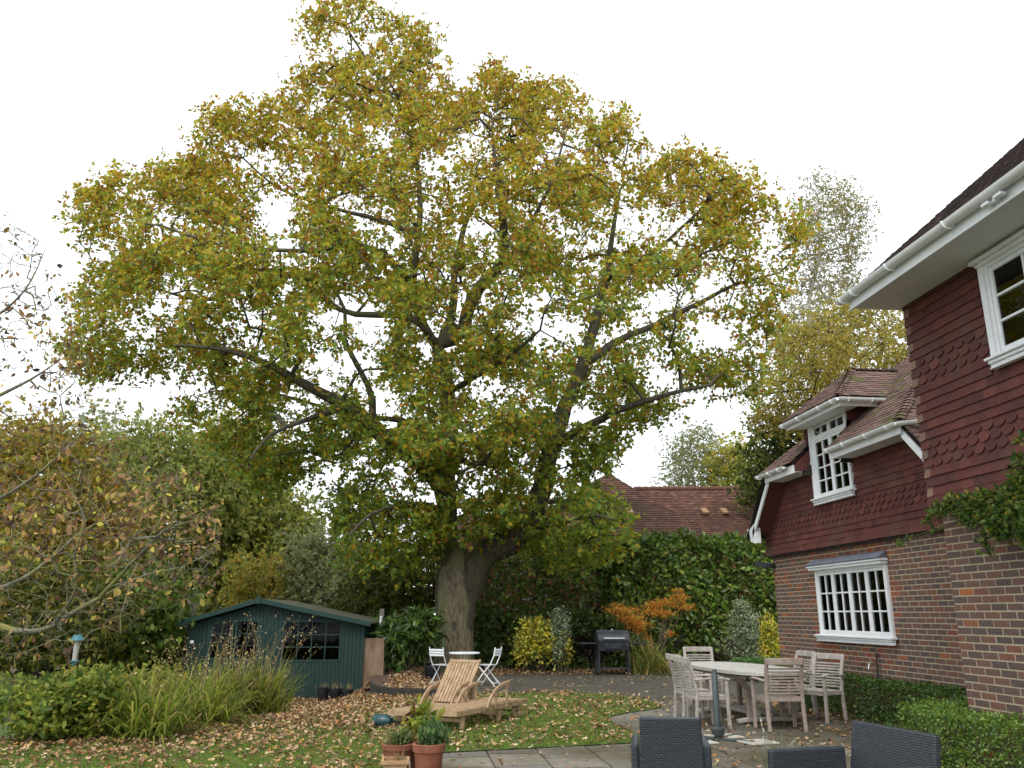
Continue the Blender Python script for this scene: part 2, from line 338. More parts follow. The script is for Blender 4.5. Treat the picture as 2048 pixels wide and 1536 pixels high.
# ---------------------------------------------------------------- trees
def grow(limbs, A, step=.4, jit=.12, lift=.05):
    """branch network: hand-set limbs, then each target joins its nearest branch. -> pos, parent, manual radius, tip ids"""
    pos, par, rad = [], [], []
    for (pts, rs, att) in limbs:
        pts = [Vector(q) for q in pts]
        if att is None: last = -1
        else:
            dd = [(Vector(q) - pts[0]).length for q in pos]; last = int(np.argmin(dd))
        if last < 0: pos.append(pts[0]); par.append(-1); rad.append(rs[0]); last = 0
        # smooth the polyline
        cr = []
        for i in range(len(pts) - 1):
            p0 = pts[max(i - 1, 0)]; p1 = pts[i]; p2 = pts[i + 1]; p3 = pts[min(i + 2, len(pts) - 1)]; m_ = max(2, int((p2 - p1).length / step))
            for k in range(1, m_ + 1):
                t = k / m_; q = .5 * ((2 * p1) + (p2 - p0) * t + (2 * p0 - 5 * p1 + 4 * p2 - p3) * t * t + (3 * p1 - p0 - 3 * p2 + p3) * t ** 3)
                cr.append((q, rs[i] + (rs[i + 1] - rs[i]) * t))
        for q, r_ in cr:
            pos.append(q + Vector(rng.standard_normal(3)) * r_ * .08); par.append(last); rad.append(r_); last = len(pos) - 1
    cap = len(pos) + len(A) * 14; PA = np.zeros((cap, 3)); k = len(pos); PA[:k] = [tuple(q) for q in pos]
    dep = np.zeros(cap); root = PA[0].copy()
    d0 = np.min(np.linalg.norm(A[:, None, :] - PA[None, :k:3, :], axis=2), axis=1); tips = []
    for i in np.argsort(d0 + rng.random(len(A)) * .8):
        a = A[i]; dv = a - PA[:k]; dist = np.linalg.norm(dv, axis=1); cost = dist + .25 * np.maximum(0, -dv[:, 2]) + .12 * dep[:k]
        j = int(np.argmin(cost)); d = dist[j]; m_ = max(1, min(12, int(d / step))); p0 = PA[j]; last = j
        side = rng.standard_normal(3) * jit * d
        for s_ in range(1, m_ + 1):
            t = s_ / m_; q = p0 + (a - p0) * t + side * math.sin(math.pi * t) + np.array([0, 0, lift * d * math.sin(math.pi * t)]) + rng.standard_normal(3) * .03 * (s_ < m_)
            PA[k] = q; par.append(last); rad.append(0); dep[k] = dep[last] + d / m_; last = k; k += 1
        tips.append(last)
    return PA[:k], par, rad, tips
def branch_mesh(name, PA, par, rad, tips, rtip=.012, ex=.45, rmax=.25, minr=.0):
    k = len(PA); cnt = np.zeros(k); ch = [[] for _ in range(k)]
    for t in tips: cnt[t] += 1
    for i in range(k - 1, 0, -1):
        cnt[par[i]] += cnt[i] if cnt[i] else 0
        ch[par[i]].append(i)
    r = np.minimum(rtip * np.maximum(cnt, 1) ** ex, rmax); man = np.array(rad); r = np.where(man > 0, np.maximum(man, minr), r)
    for i in range(1, k):
        if man[i] <= 0: r[i] = min(r[i], r[par[i]] * .88)
    mb = MB(); starts = [(0, -1)]
    while starts:
        i, p_ = starts.pop(); chain = [] if p_ < 0 else [p_]; rr = [] if p_ < 0 else [min(r[p_], r[i] * 1.25)]
        while True:
            chain.append(i); rr.append(r[i])
            if not ch[i]: break
            nx = max(ch[i], key=lambda q: (rad[q] > 0, r[q]))
            for o_ in ch[i]:
                if o_ != nx: starts.append((o_, i))
            i = nx
        if len(chain) < 2: continue
        R = max(rr); n_ = 3 if R < .02 else 4 if R < .05 else 7 if R < .15 else 12
        mb.tube([PA[q] for q in chain], [float(q) for q in rr], n_, cap=False)
    me = bpy.data.meshes.new(name); me.from_pydata(mb.v, [], mb.f); me.shade_smooth(); return me
def clump_leaves(name, T, Lm, per, ros, spread, pal, tmpl, flat=.6, up=.6, colz=None, droop=0.0):
    """rosettes of leaves round twig ends T"""
    N = len(T) * per; base = np.repeat(T, per, axis=0); off = rng.standard_normal((N, 3)) * spread; off[:, 2] *= flat; Rc = base + off
    rd = rnd(N) + unit(off) * .5; rd[:, 2] += .45 * up; rd = unit(rd); P = np.repeat(Rc, ros, axis=0); RD = np.repeat(rd, ros, axis=0)
    ax = rnd(N * ros); ax = unit(ax - RD * (ax * RD).sum(1, keepdims=True)) + RD * rng.uniform(-.1, .6, (N * ros, 1)); ax[:, 2] -= droop
    nr = RD + rnd(N * ros) * .5
    n_ = len(P); L_ = Lm * (1 + .25 * rng.standard_normal(n_)).clip(.4, 1.7)
    # the colour runs by spray, then by leaf
    if colz is None: col = pick(pal, n_)
    else: col = colz(P, np.repeat(Rc, ros, axis=0))
    return leaves_mesh(name, P + ax * .02, ax, nr, L_, tmpl, col)

# =================================================================================== GROUND
def sheet(name, poly, z, mat, res=None, kind='structure', zf=None, skirt=.0):
    if res:
        dp = []
        for i in range(len(poly)):
            a, b_ = np.array(poly[i], float), np.array(poly[(i + 1) % len(poly)], float); m_ = max(1, int(np.hypot(*(b_ - a)) / res)); dp += [tuple(a + (b_ - a) * k / m_) for k in range(m_)]
        poly = dp
    pts = [Vector(q) for q in poly]
    if res:
        a = np.array(poly); lo, hi = a.min(0), a.max(0); gx, gy = np.meshgrid(np.arange(lo[0], hi[0], res), np.arange(lo[1], hi[1], res)); q = np.stack([gx.ravel(), gy.ravel()], 1)
        q = q[inpoly(q, poly)]; q = q[edgedist(q, poly) > res * .4]; extra = [Vector(t) for t in q]
    else: extra = []
    vs, es, fs, *_ = delaunay_2d_cdt(pts + extra, [], [list(range(len(pts)))], 1, 1e-5)
    V = [(q.x, q.y, z + (float(zf(q.x, q.y)) if zf else 0)) for q in vs]; mb = MB(); mb.add(V, [tuple(q) for q in fs]); o = mb.build(name, mat, None, kind=kind)
    return o
LAWN = [(-14, 3), (-.05, 3), (-.05, 10.2), (.45, 10.4), (1.2, 10.52), (1.9, 10.66), (3.0, 10.9), (3.05, 11.6), (2.95, 12.3), (3.0, 13.0), (3.15, 13.55), (3.6, 14.1), (4.25, 14.6), (4.45, 15.2), (4.4, 16.2), (4.1, 17.0), (3.3, 17.6),
        (2.48, 17.75), (1.5, 17.5), (.6, 17.12), (-.1, 17.1), (-.45, 17.9), (-.75, 18.9), (-1.2, 20.4), (-14, 21)]
far = [(-400, -20), (400, -20), (400, 900), (-400, 900)]
sheet('ground', far, -.62, 'turf')
sheet('garden_soil', [(-30, -5), (24, -5), (24, 48), (-30, 48)], -.06, 'bed', 1.0, zf=lambda x, y: gz(x, y) * 1.03)
lawn = sheet('lawn', LAWN, .012, 'turf', .5, zf=gz)
TERR = [(.5, 16.9), (2.4, 15.6), (9.4, 15.6), (9.4, 22.6), (7.2, 24.3), (4.0, 24.6), (2.0, 23.4), (.6, 22.0), (.2, 19.0)]
sheet('terrace', TERR, -.004, 'terrace', .8)
# paving slabs, laid square to the house
pav = sheet('patio', [(-.1, -3), (7.2, -3), (7.2, 20), (2.2, 20), (2.2, 10), (-.1, 10.6)], -.03, 'soil')
slab_me = {}
def slab(w, l):
    k = (round(w, 2), round(l, 2))
    if k not in slab_me:
        me = MB().prism([(-w / 2 + .006, -l / 2, 0), (w / 2 - .006, -l / 2, 0), (w / 2, -l / 2 + .006, 0), (w / 2, l / 2 - .006, 0), (w / 2 - .006, l / 2, 0), (-w / 2 + .006, l / 2, 0), (-w / 2, l / 2 - .006, 0), (-w / 2, -l / 2 + .006, 0)], (0, 0, -.04)).mesh('slab')
        slab_me[k] = me
    return slab_me[k]
ns = 0
x = -.1; col_i = 0
for wcol in [1.04, .6, .62, .9, .6, .6, .75, .6, .75, .74]:
    y = 4.2 + (col_i * .37) % .6
    while y < 16.3:
        l = random.choice([.45, .6, .6, .75, .9]); cxm, cym = x + wcol / 2, y + l / 2
        if (cxm > 2.2 or cym < 10.9) and cym + l / 2 < 16.6 and cxm < 7.0 and not (cxm < 2.9 and cym > 11.3):
            o = link('slab', slab(wcol - .018, l - .018), 'slab_object', pav); o.location = (cxm, cym, random.uniform(-.003, .003)); o.rotation_euler = (random.uniform(-.004, .004), random.uniform(-.004, .004), random.uniform(-.004, .004)); ns += 1
        y += l
    x += wcol; col_i += 1

# =================================================================================== HOUSE
house = thing('brick_house', 'red tile-hung brick house with white windows, gutters and a hipped dormer', 'house', (6.5, 10, 0))
HO = Vector((6.5, 10, 0))
def hb(mb, name, mat, parent=None, **k):
    """build in world coordinates, parented under the house"""
    o = mb.build(name, mat, None, **k); o.parent = parent or house
    o.matrix_parent_inverse = Matrix.Translation(-HO); return o
XN, YN = 5.54, 8.2          # near block: garden face and far corner
XF, YF = 7.10, 16.02        # set-back wing: garden face and far corner
ZT = 2.65                   # foot of the tile hanging
def wall_with_hole(mb, x0, x1, y0, y1, z0, z1, holes):
    ys = sorted({y0, y1, *[h[0] for h in holes], *[h[1] for h in holes]})
    for a, b_ in zip(ys[:-1], ys[1:]):
        zs = [z0]
        for h in holes:
            if h[0] <= a and b_ <= h[1]: zs += [h[2], h[3]]
        zs.append(z1)
        for i in range(0, len(zs), 2):
            if zs[i + 1] - zs[i] > .001: mb.box((x0, a, zs[i]), (x1, b_, zs[i + 1]))
HOLE_G = (11.97, 14.24, 1.19, 2.29)      # ground floor window (y0, y1, z0, z1)
HOLE_U = (5.0, 6.87, 3.86, 4.82)         # upper window, near block
HOLE_D = (12.48, 13.70, 3.45, 4.80)      # dormer window
mb = MB(); wall_with_hole(mb, XN + .0035, XN + .30, 1.0, YN - .008, 0, 5.0, [HOLE_U]); mb.box((XN + .3, YN - .3, 0), (12, YN - .008, 5.0)); wall_n = hb(mb, 'wall', 'mortar')
mb = MB(); wall_with_hole(mb, XF + .0035, XF + .30, YN - .2, YF - .008, 0, 4.0, [HOLE_G, (HOLE_D[0], HOLE_D[1], HOLE_D[2], 4.0)])
mb.box((XF + .3, YF - .3, 0), (12, YF - .008, 3.3)); wall_f = hb(mb, 'wall', 'mortar')
# ---- bricks
def bricks(xp, y0, y1, z0, z1, holes, corner_y):
    out_ = []; k = int(round(z0 / .075))
    while k * .075 < z1 - .03:
        zc = k * .075 + .0375; y = corner_y; first = True
        while y > y0 + .04:
            l = (.1025 if k % 2 else .215) if first else .215
            yl = max(y - l, y0)
            segs = [(yl, y)]
            for h in holes:
                if zc + .03 > h[2] - .02 and zc - .03 < h[3] + .02:
                    ns_ = []
                    for a, b_ in segs:
                        if b_ <= h[0] or a >= h[1]: ns_.append((a, b_))
                        else:
                            if a < h[0] - .03: ns_.append((a, h[0] - .004))
                            if b_ > h[1] + .03: ns_.append((h[1] + .004, b_))
                    segs = ns_
            for a, b_ in segs: out_.append((xp, (a + b_) / 2, zc, b_ - a))
            y -= l + .010; first = False
        k += 1
    return out_
BL = bricks(XN, 5.2, YN, 0.0, 2.62, [], YN) + bricks(XF, 8.9, YF, 0.0, ZT, [HOLE_G], YF)
def isred(b_):
    if b_[0] == XN: return False
    y, z = b_[1], b_[2]; q = rng.random()
    near = min(abs(y - HOLE_G[0]), abs(y - HOLE_G[1])) if HOLE_G[2] - .1 < z < HOLE_G[3] + .1 else 9
    if HOLE_G[0] - .2 < y < HOLE_G[1] + .3 and (z > HOLE_G[3] or .75 < z < HOLE_G[2]): return q < .5
    if near < .28: return q < .38
    if y > 14.3 and z > 1.9: return q < .33
    return q < .02
def vis(b_): # bricks the garden shows largest: near, above the box hedge
    d = math.hypot(b_[0], b_[1]); return d + (50 if b_[2] < .5 or (b_[0] == XN and b_[1] < 6.6) or (b_[0] == XF and b_[1] < 10.2) else 0)
BL.sort(key=vis); brick_me = {}
def brick_mesh(l, red):
    k = (round(l, 2), red)
    if k not in brick_me:
        e = .002; l2, h2 = l / 2 - .0015, .0308
        vs = [(e, -l2, -h2), (e, l2, -h2), (e, l2, h2), (e, -l2, h2), (0, -l2 + e, -h2 + e), (0, l2 - e, -h2 + e), (0, l2 - e, h2 - e), (0, -l2 + e, h2 - e), (.1, -l2, -h2), (.1, l2, -h2), (.1, l2, h2), (.1, -l2, h2)]
        fs = [(4, 7, 6, 5), (0, 4, 5, 1), (1, 5, 6, 2), (2, 6, 7, 3), (3, 7, 4, 0), (8, 0, 1, 9), (9, 1, 2, 10), (10, 2, 3, 11), (11, 3, 0, 8)]
        me = bpy.data.meshes.new('brick'); me.from_pydata(vs, [], fs); me.materials.append(MATS['redbrick_object' if red else 'brick_object']); brick_me[k] = me
    return brick_me[k]
rest = {True: MB(), False: MB()}
INV = Matrix.Translation(-HO)
for i, b_ in enumerate(BL):
    red = isred(b_); jx = random.uniform(-.0015, .0025)
    if i < 300:
        o = link('brick', brick_mesh(b_[3], red), None, wall_n if b_[0] == XN else wall_f)
        o.location = (b_[0] + jx - HO.x + HO.x, b_[1], b_[2]); o.rotation_euler = (random.uniform(-.004, .004), 0, random.uniform(-.006, .006))
    else:
        me = brick_mesh(b_[3], red); k = Vector((b_[0] + jx, b_[1], b_[2])); rest[red].add([v_.co + k for v_ in me.vertices], [tuple(p_.vertices) for p_ in me.polygons])
for red in rest:
    hb(rest[red], 'brickwork', 'redbrick_island' if red else 'brick_island', kind='stuff')
# ---- hung wall tiles
def tile_mesh(kind, w=.1642, hgt=.165, t=.016):
    bx, tx = -.042, -.014; n_ = 9
    if kind == 'scallop': prof = [(-w / 2 + w * i / n_, .058 * (1 - math.sqrt(max(0, 1 - (2 * i / n_ - 1) ** 2)))) for i in range(n_ + 1)]
    else: prof = [(-w / 2, 0), (w / 2, 0)]
    prof = prof + [(w / 2, hgt), (-w / 2, hgt)]
    xat = lambda z: bx + (tx - bx) * z / hgt
    fr_ = [(xat(z), y, z) for y, z in prof]; k = len(fr_); vs = fr_ + [(x_ + t, y, z) for x_, y, z in fr_]
    me = bpy.data.meshes.new('wall_tile'); me.from_pydata(vs, [], [tuple(range(k)), ] + [(i, k + i, k + (i + 1) % k, (i + 1) % k) for i in range(k)])
    bm = bmesh.new(); bm.from_mesh(me); bmesh.ops.recalc_face_normals(bm, faces=bm.faces); bm.to_mesh(me); bm.free(); return me
TM = {'plain': tile_mesh('plain'), 'scallop': tile_mesh('scallop'), 'corner': tile_mesh('plain', .10), 'half': tile_mesh('plain', .08)}
for k in TM: TM[k].materials.append(MATS['cornertile' if k == 'corner' else 'walltile_object'])
def hang(xp, y0, y1, rows, holes, ztop, sc_rows):
    out_ = []
    for r_ in range(rows):
        z = ZT + r_ * .1; first = True; y = y1
        while y > y0:
            w = (.10 if r_ % 2 else .165) if first else .165; yc = y - w / 2
            hid = any(h[0] - .03 < yc < h[1] + .03 and h[2] - .12 < z < h[3] - .02 for h in holes)
            if not hid and z < ztop(yc) - .02:
                kind = 'scallop' if r_ in sc_rows and not first else ('corner' if first and r_ % 2 else 'plain')
                out_.append((xp, yc, z, kind))
            y -= w; first = False
    return out_
hole_tiles_u = (HOLE_U[0] - .1, HOLE_U[1] + .05, HOLE_U[2] - .08, 5)
TL = hang(XN, 4.6, YN + .04, 23, [hole_tiles_u], lambda y: 4.9, {4, 5, 6, 13, 14, 15})
gab = lambda y: 4.05 if y < 15.0 else 4.05 - (y - 15.0) * 1.02
TL += hang(XF, 8.9, YF + .03, 14, [(HOLE_D[0] - .03, HOLE_D[1] + .03, HOLE_D[2] - .05, 5)], gab, {4, 5, 6})
def tvis(t):
    d = math.hypot(t[0], t[1]); return d + (50 if (t[0] == XN and t[1] < 6.2) or (t[0] == XF and t[1] < 10) else 0)
TL.sort(key=tvis); trest = MB()
for i, t_ in enumerate(TL):
    bot = .012 if abs(t_[2] - ZT) < .01 else 0; xx = t_[0] - .07 - bot
    if i < 300:
        o = link('wall_tile', TM[t_[3]], None, wall_n if t_[0] == XN else wall_f); o.location = (xx, t_[1] + random.uniform(-.002, .002), t_[2] + random.uniform(-.003, .003))
        o.rotation_euler = (random.uniform(-.010, .010), random.uniform(-.012, .012), 0)
    else:
        k = Vector((xx + random.uniform(-.003, .003), t_[1], t_[2] + random.uniform(-.003, .003))); me = TM[t_[3]]; trest.add([v_.co + k for v_ in me.vertices], [tuple(p_.vertices) for p_ in me.polygons])
hb(trest, 'tile_hanging', 'walltile_island', kind='stuff')
# tile battens behind the hanging (dark solid core) and the tilting fillet at its foot
mb = MB(); wall_with_hole(mb, XN - .068, XN + .006, 1.0, YN + .034, ZT + .05, 4.9, [HOLE_U]); wall_with_hole(mb, XF - .068, XF + .006, 8.3, YF + .02, ZT + .05, 3.3, [])
wall_with_hole(mb, XF - .068, XF + .006, 8.3, 15.0, 3.3, 4.05, [HOLE_D]); mb.prism([(XF - .068, 15.0, 3.3), (XF - .068, YF, 3.3), (XF - .068, 15.0, 4.05)], (.07, 0, 0))
hb(mb, 'tile_backing', 'dark_timber')
mb = MB(); mb.box((XN - .085, 1, ZT - .03), (XN, YN + .03, ZT - .004)); mb.box((XF - .085, YN, ZT - .03), (XF, YF + .02, ZT - .004)); hb(mb, 'fillet', 'dark_timber')

# ---- windows
def window(xf, hole, cols, rows, casements, top_light=False, depth=.10, sill=True, hood=None, name='window', room=1.9, top=.4):
    y0, y1, z0, z1 = hole; root = bpy.data.objects.new(name, None); C.objects.link(root); root.parent = house; root.matrix_parent_inverse = INV.copy(); root.location = (xf, (y0 + y1) / 2, z0)
    O = root.location; f = .055
    def bd(m_, nm, mt, bev=.004): 
        for i_, v_ in enumerate(m_.v): m_.v[i_] = (v_[0] - O.x, v_[1] - O.y, v_[2] - O.z)
        return m_.build(nm, mt, root, bev=bev)
    fr_ = MB(); a = xf - .012
    fr_.box((a, y0, z0), (a + depth, y0 + f, z1)); fr_.box((a, y1 - f, z0), (a + depth, y1, z1)); fr_.box((a, y0 + f, z1 - f), (a + depth, y1 - f, z1)); fr_.box((a, y0 + f, z0), (a + depth, y1 - f, z0 + f))
    bd(fr_, 'frame', 'white_paint')
    cw = (y1 - y0 - 2 * f) / casements; zt = z1 - f; zb = z0 + f; s = .045
    bands = [(zb, zt, rows)]
    if top_light: zm = zt - .24; bands = [(zm + .02, zt, 1), (zb, zm - .02, rows)]; bd(MB().box((a + .004, y0 + f, zm - .02), (a + depth - .01, y1 - f, zm + .02)), 'transom', 'white_paint')
    for c_ in range(casements):
        ya = y0 + f + c_ * cw; yb = ya + cw
        for (za, zz, nr_) in bands:
            cs = MB(); xa = a + .012; xb = a + .062
            cs.box((xa, ya + .002, za + .002), (xb, ya + s, zz - .002)); cs.box((xa, yb - s, za + .002), (xb, yb - .002, zz - .002)); cs.box((xa, ya + s, zz - s), (xb, yb - s, zz - .002)); cs.box((xa, ya + s, za + .002), (xb, yb - s, za + s))
            bd(cs, 'casement', 'white_paint')
            gy = (yb - ya - 2 * s) / cols; gzz = (zz - za - 2 * s) / nr_
            bars = MB(); bw = .012
            for i in range(1, cols): bars.box((xa + .006, ya + s + i * gy - bw, za + s), (xb - .004, ya + s + i * gy + bw, zz - s))
            for j in range(1, nr_):
                for i in range(cols):
                    bars.box((xa + .009, ya + s + i * gy + (bw if i else 0), za + s + j * gzz - bw), (xb - .006, ya + s + (i + 1) * gy - (bw if i < cols - 1 else 0), za + s + j * gzz + bw))
            if bars.v: bd(bars, 'glazing_bar', 'white_paint', .003)
            for i in range(cols):
                for j in range(nr_):
                    gb = MB(); tx = xa + .022; gb.box((tx, ya + s + i * gy + .001, za + s + j * gzz + .001), (tx + .006, ya + s + (i + 1) * gy - .001, za + s + (j + 1) * gzz - .001))
                    o = bd(gb, 'pane', 'glass', 0); o.rotation_euler = (0, random.uniform(-.004, .004), random.uniform(-.004, .004))
    if sill:
        sm = MB(); sm.prism([(xf - .10, y0 - .07, z0 - .005), (xf - .10, y0 - .07, z0 + .02), (xf + .02, y0 - .07, z0 + .032), (xf + .02, y0 - .07, z0 - .005)], (0, y1 - y0 + .14, 0)); bd(sm, 'sill', 'white_paint', .005)
        sm = MB(); sm.box((xf - .075, y0 - .05, z0 - .04), (xf, y1 + .05, z0 - .006)); sm.box((xf - .055, y0 - .045, z0 - .07), (xf, y1 + .045, z0 - .041)); sm.box((xf - .065, y0 - .05, z0 - .088), (xf, y1 + .05, z0 - .071)); bd(sm, 'sill_moulding', 'white_paint', .006)
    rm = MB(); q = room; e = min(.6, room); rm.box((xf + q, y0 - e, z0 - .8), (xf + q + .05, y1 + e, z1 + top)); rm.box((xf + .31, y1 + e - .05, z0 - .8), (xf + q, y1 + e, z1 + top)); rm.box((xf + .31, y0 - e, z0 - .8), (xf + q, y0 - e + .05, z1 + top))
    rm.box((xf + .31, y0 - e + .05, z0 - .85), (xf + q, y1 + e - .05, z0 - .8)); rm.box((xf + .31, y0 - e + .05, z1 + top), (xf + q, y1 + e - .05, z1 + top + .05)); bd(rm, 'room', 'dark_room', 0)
    return root, bd
w1, bd1 = window(XF - .03, HOLE_G, 2, 3, 4)
hm = MB(); hm.box((XF - .13, HOLE_G[0] - .03, HOLE_G[3] - .01), (XF - .005, HOLE_G[1] + .05, HOLE_G[3] + .035)); hm.box((XF - .16, HOLE_G[0] - .05, HOLE_G[3] + .036), (XF - .005, HOLE_G[1] + .07, HOLE_G[3] + .06)); hm.box((XF - .14, HOLE_G[0] - .04, HOLE_G[3] + .061), (XF - .005, HOLE_G[1] + .06, HOLE_G[3] + .075)); bd1(hm, 'hood_moulding', 'white_paint', .006)
hm = MB(); hm.prism([(XF - .17, HOLE_G[0] - .06, HOLE_G[3] + .076), (XF - .17, HOLE_G[0] - .06, HOLE_G[3] + .09), (XF - .004, HOLE_G[0] - .02, HOLE_G[3] + .19), (XF - .004, HOLE_G[0] - .02, HOLE_G[3] + .076)], (0, HOLE_G[1] - HOLE_G[0] + .12, 0)); bd1(hm, 'lead_flashing', 'lead', .004)
cm = MB(); cm.path([(XF + .35, 13.9 - .06 * i, 1.75) for i in range(6)], 1.15, .03, (1, 0, 0)); bd1(cm, 'curtain', 'curtain', 0)
w2, bd2 = window(XN - .11, HOLE_U, 2, 3, 2, depth=.16)
hm = MB(); hm.box((XN - .17, HOLE_U[0] - .05, HOLE_U[3] - .02), (XN - .06, HOLE_U[1] + .05, HOLE_U[3] + .01)); hm.box((XN - .21, HOLE_U[0] - .08, HOLE_U[3] + .011), (XN - .06, HOLE_U[1] + .08, HOLE_U[3] + .05)); bd2(hm, 'head_moulding', 'white_paint', .006)
hm = MB(); hm.box((XN - .15, HOLE_U[1] - .02, HOLE_U[2]), (XN - .04, HOLE_U[1] + .045, HOLE_U[3] - .02)); bd2(hm, 'architrave', 'white_paint', .006)
w3, bd3 = window(XF - .12, HOLE_D, 2, 4, 2, top_light=True, depth=.14, room=.62, top=.03)
hm = MB(); hm.box((XF - .16, HOLE_D[1], HOLE_D[2] - .02), (XF - .02, HOLE_D[1] + .05, HOLE_D[3])); hm.box((XF - .17, HOLE_D[1] + .05, 3.93), (XF - .02, HOLE_D[1] + .24, 4.13)); bd3(hm, 'side_board', 'white_paint', .004)
E2x, E2z = 6.60, 4.10
for yy, sg in ((HOLE_D[1] + .052, 1), (HOLE_D[0] - .004, -1)):
    hm = MB(); hm.prism([(E2x + .05, yy, E2z - .12), (E2x + .05, yy, E2z + .0), (XF + .02, yy, E2z + (XF - E2x) * .84), (XF + .02, yy, E2z - .12)], (0, sg * .015, 0)); bd3(hm, 'return_board', 'walltile_object', 0)
cm = MB(); cm.path([(XF + .12 + .02 * (i % 2), 13.62 - .05 * i, 4.1) for i in range(11)], 1.3, .02, (1, 0, 0)); bd3(cm, 'curtain', 'curtain', 0)

# ---- gutters, fascias, soffits
def gutter(p, q, name='gutter', clips=(), r=.058):
    p, q = Vector(p), Vector(q); d = (q - p).normalized(); side = d.cross(Vector((0, 0, 1))).normalized(); n_ = 9
    mb = MB(); vs = []
    for e in (p, q):
        for rr in (r, r - .006):
            for i in range(n_ + 1):
                t = math.pi * i / n_; vs.append(e + side * (math.cos(t) * rr) - Vector((0, 0, 1)) * (math.sin(t) * rr))
    m_ = n_ + 1; fs = []
    for i in range(n_): fs += [(i, i + 1, 2 * m_ + i + 1, 2 * m_ + i), (m_ + i, 3 * m_ + i, 3 * m_ + i + 1, m_ + i + 1), (i, m_ + i, m_ + i + 1, i + 1), (2 * m_ + i, 2 * m_ + i + 1, 3 * m_ + i + 1, 3 * m_ + i)]
    fs += [(0, 2 * m_, 3 * m_, m_), (n_, m_ + n_, 3 * m_ + n_, 2 * m_ + n_)]; mb.add(vs, fs)
    for e in (p, q): mb.add([e + side * (math.cos(math.pi * i / n_) * r) - Vector((0, 0, 1)) * (math.sin(math.pi * i / n_) * r) for i in range(n_ + 1)], [tuple(range(n_ + 1))])
    g_o = hb(mb, name, 'gutter_plastic', smooth=True)
    for t in clips:
        c_ = p + (q - p) * t; k = MB(); pts = [c_ + side * (math.cos(math.pi * i / 8) * (r + .006)) - Vector((0, 0, 1)) * (math.sin(math.pi * i / 8) * (r + .006)) for i in range(9)]
        k.path(pts, .028, .008, d); b_o = hb(k, 'gutter_bracket', 'white_paint', g_o); b_o.matrix_parent_inverse = Matrix.Identity(4)
    return g_o
EX = 4.86; EZ = 4.90     # near block eaves
gutter((EX - .065, 8.42, EZ + .125), (EX - .065, 1.0, EZ + .125), clips=(.012, .045, .14, .27, .42, .6, .8))
mb = MB(); mb.box((EX, 1.0, EZ - .012), (EX + .025, 8.34, EZ + .12)); hb(mb, 'fascia', 'white_paint', bev=.003)
mb = MB(); mb.box((EX + .026, 1.0, EZ), (XN - .02, 8.33, EZ + .012)); hb(mb, 'soffit', 'soffit')
mb = MB(); mb.box((EX - .012, 1.0, EZ - .03), (EX + .012, 8.345, EZ - .013)); hb(mb, 'fascia_trim', 'white_paint')
# near roof
def roof_tiles(org, u, v, rows, span, gauge=.105, w=.165, mat='rooftile', limit=0, nm='roof_tiles', jitter=.004, wob=0):
    """org eave point, u along the eave, v up the slope; span(row)->(a,b) in metres along u"""
    org, u, v = Vector(org), Vector(u).normalized(), Vector(v).normalized(); nrm = u.cross(v).normalized()
    if nrm.z < 0: nrm = -nrm
    me = bpy.data.meshes.new('roof_tile'); hw = w / 2 - .002; hl = .17; t = .013
    vs = [(-hw, 0, .026), (hw, 0, .026), (hw, hl, .008), (-hw, hl, .008), (-hw, 0, .026 - t), (hw, 0, .026 - t), (hw, hl, .008 - t), (-hw, hl, .008 - t), (0, 0, .029), (0, hl, .011)]
    fs = [(0, 8, 9, 3), (8, 1, 2, 9), (0, 4, 5, 1, 8), (1, 5, 6, 2), (0, 3, 7, 4)]; me.from_pydata(vs, [], fs); me.materials.append(MATS[mat + '_object'])
    R = Matrix((u, v, nrm)).transposed().to_4x4(); mb = MB(); cnt = 0
    for r_ in range(rows):
        a, b_ = span(r_); x_ = a + w / 2; half = r_ % 2 == 1
        if half: x_ = a + w / 4
        while x_ < b_ + .01:
            HS = Matrix.Diagonal((.5, 1, 1, 1)) if half else Matrix.Identity(4)
            loc = org + u * (x_ + random.uniform(-.003, .003)) + v * (r_ * gauge + random.uniform(-1, 1) * jitter) + nrm * (random.uniform(0, jitter) + wob * math.sin(x_ * 2.1 + r_ * .4))
            if cnt < limit:
                o = link('roof_tile', me, None, None); o.parent = house; o.matrix_parent_inverse = INV.copy(); o.matrix_basis = Matrix.Translation(loc) @ R @ HS
            else:
                M = Matrix.Translation(loc) @ R @ HS; mb.add([M @ Vector(q) for q in vs], fs)
            cnt += 1; x_ += w * .75 if half else w; half = False
    if mb.v: hb(mb, nm, mat + '_island', kind='stuff')
NP = math.radians(40.5)
mb = MB(); mb.add([(EX - .02, 1, EZ + .13), (EX - .02, 8.40, EZ + .13), (EX + 4.0, 8.40, EZ + .13 + 4.02 * math.tan(NP)), (EX + 4.0, 1, EZ + .13 + 4.02 * math.tan(NP))], [(0, 1, 2, 3)])
mb.add([(EX + .03, 8.33, EZ), (XN + 3.2, 8.33, EZ), (XN + 3.2, 8.33, EZ + .08 + 3.85 * math.tan(NP)), (EX + .03, 8.33, EZ + .10)], [(0, 1, 2, 3)]); hb(mb, 'roof_deck', 'dark_timber')
roof_tiles((EX - .055, 8.43, EZ + .10), (0, -1, 0), (math.cos(NP), 0, math.sin(NP)), 40, lambda r_: (0, 7.3), mat='darktile', limit=0, jitter=.008)
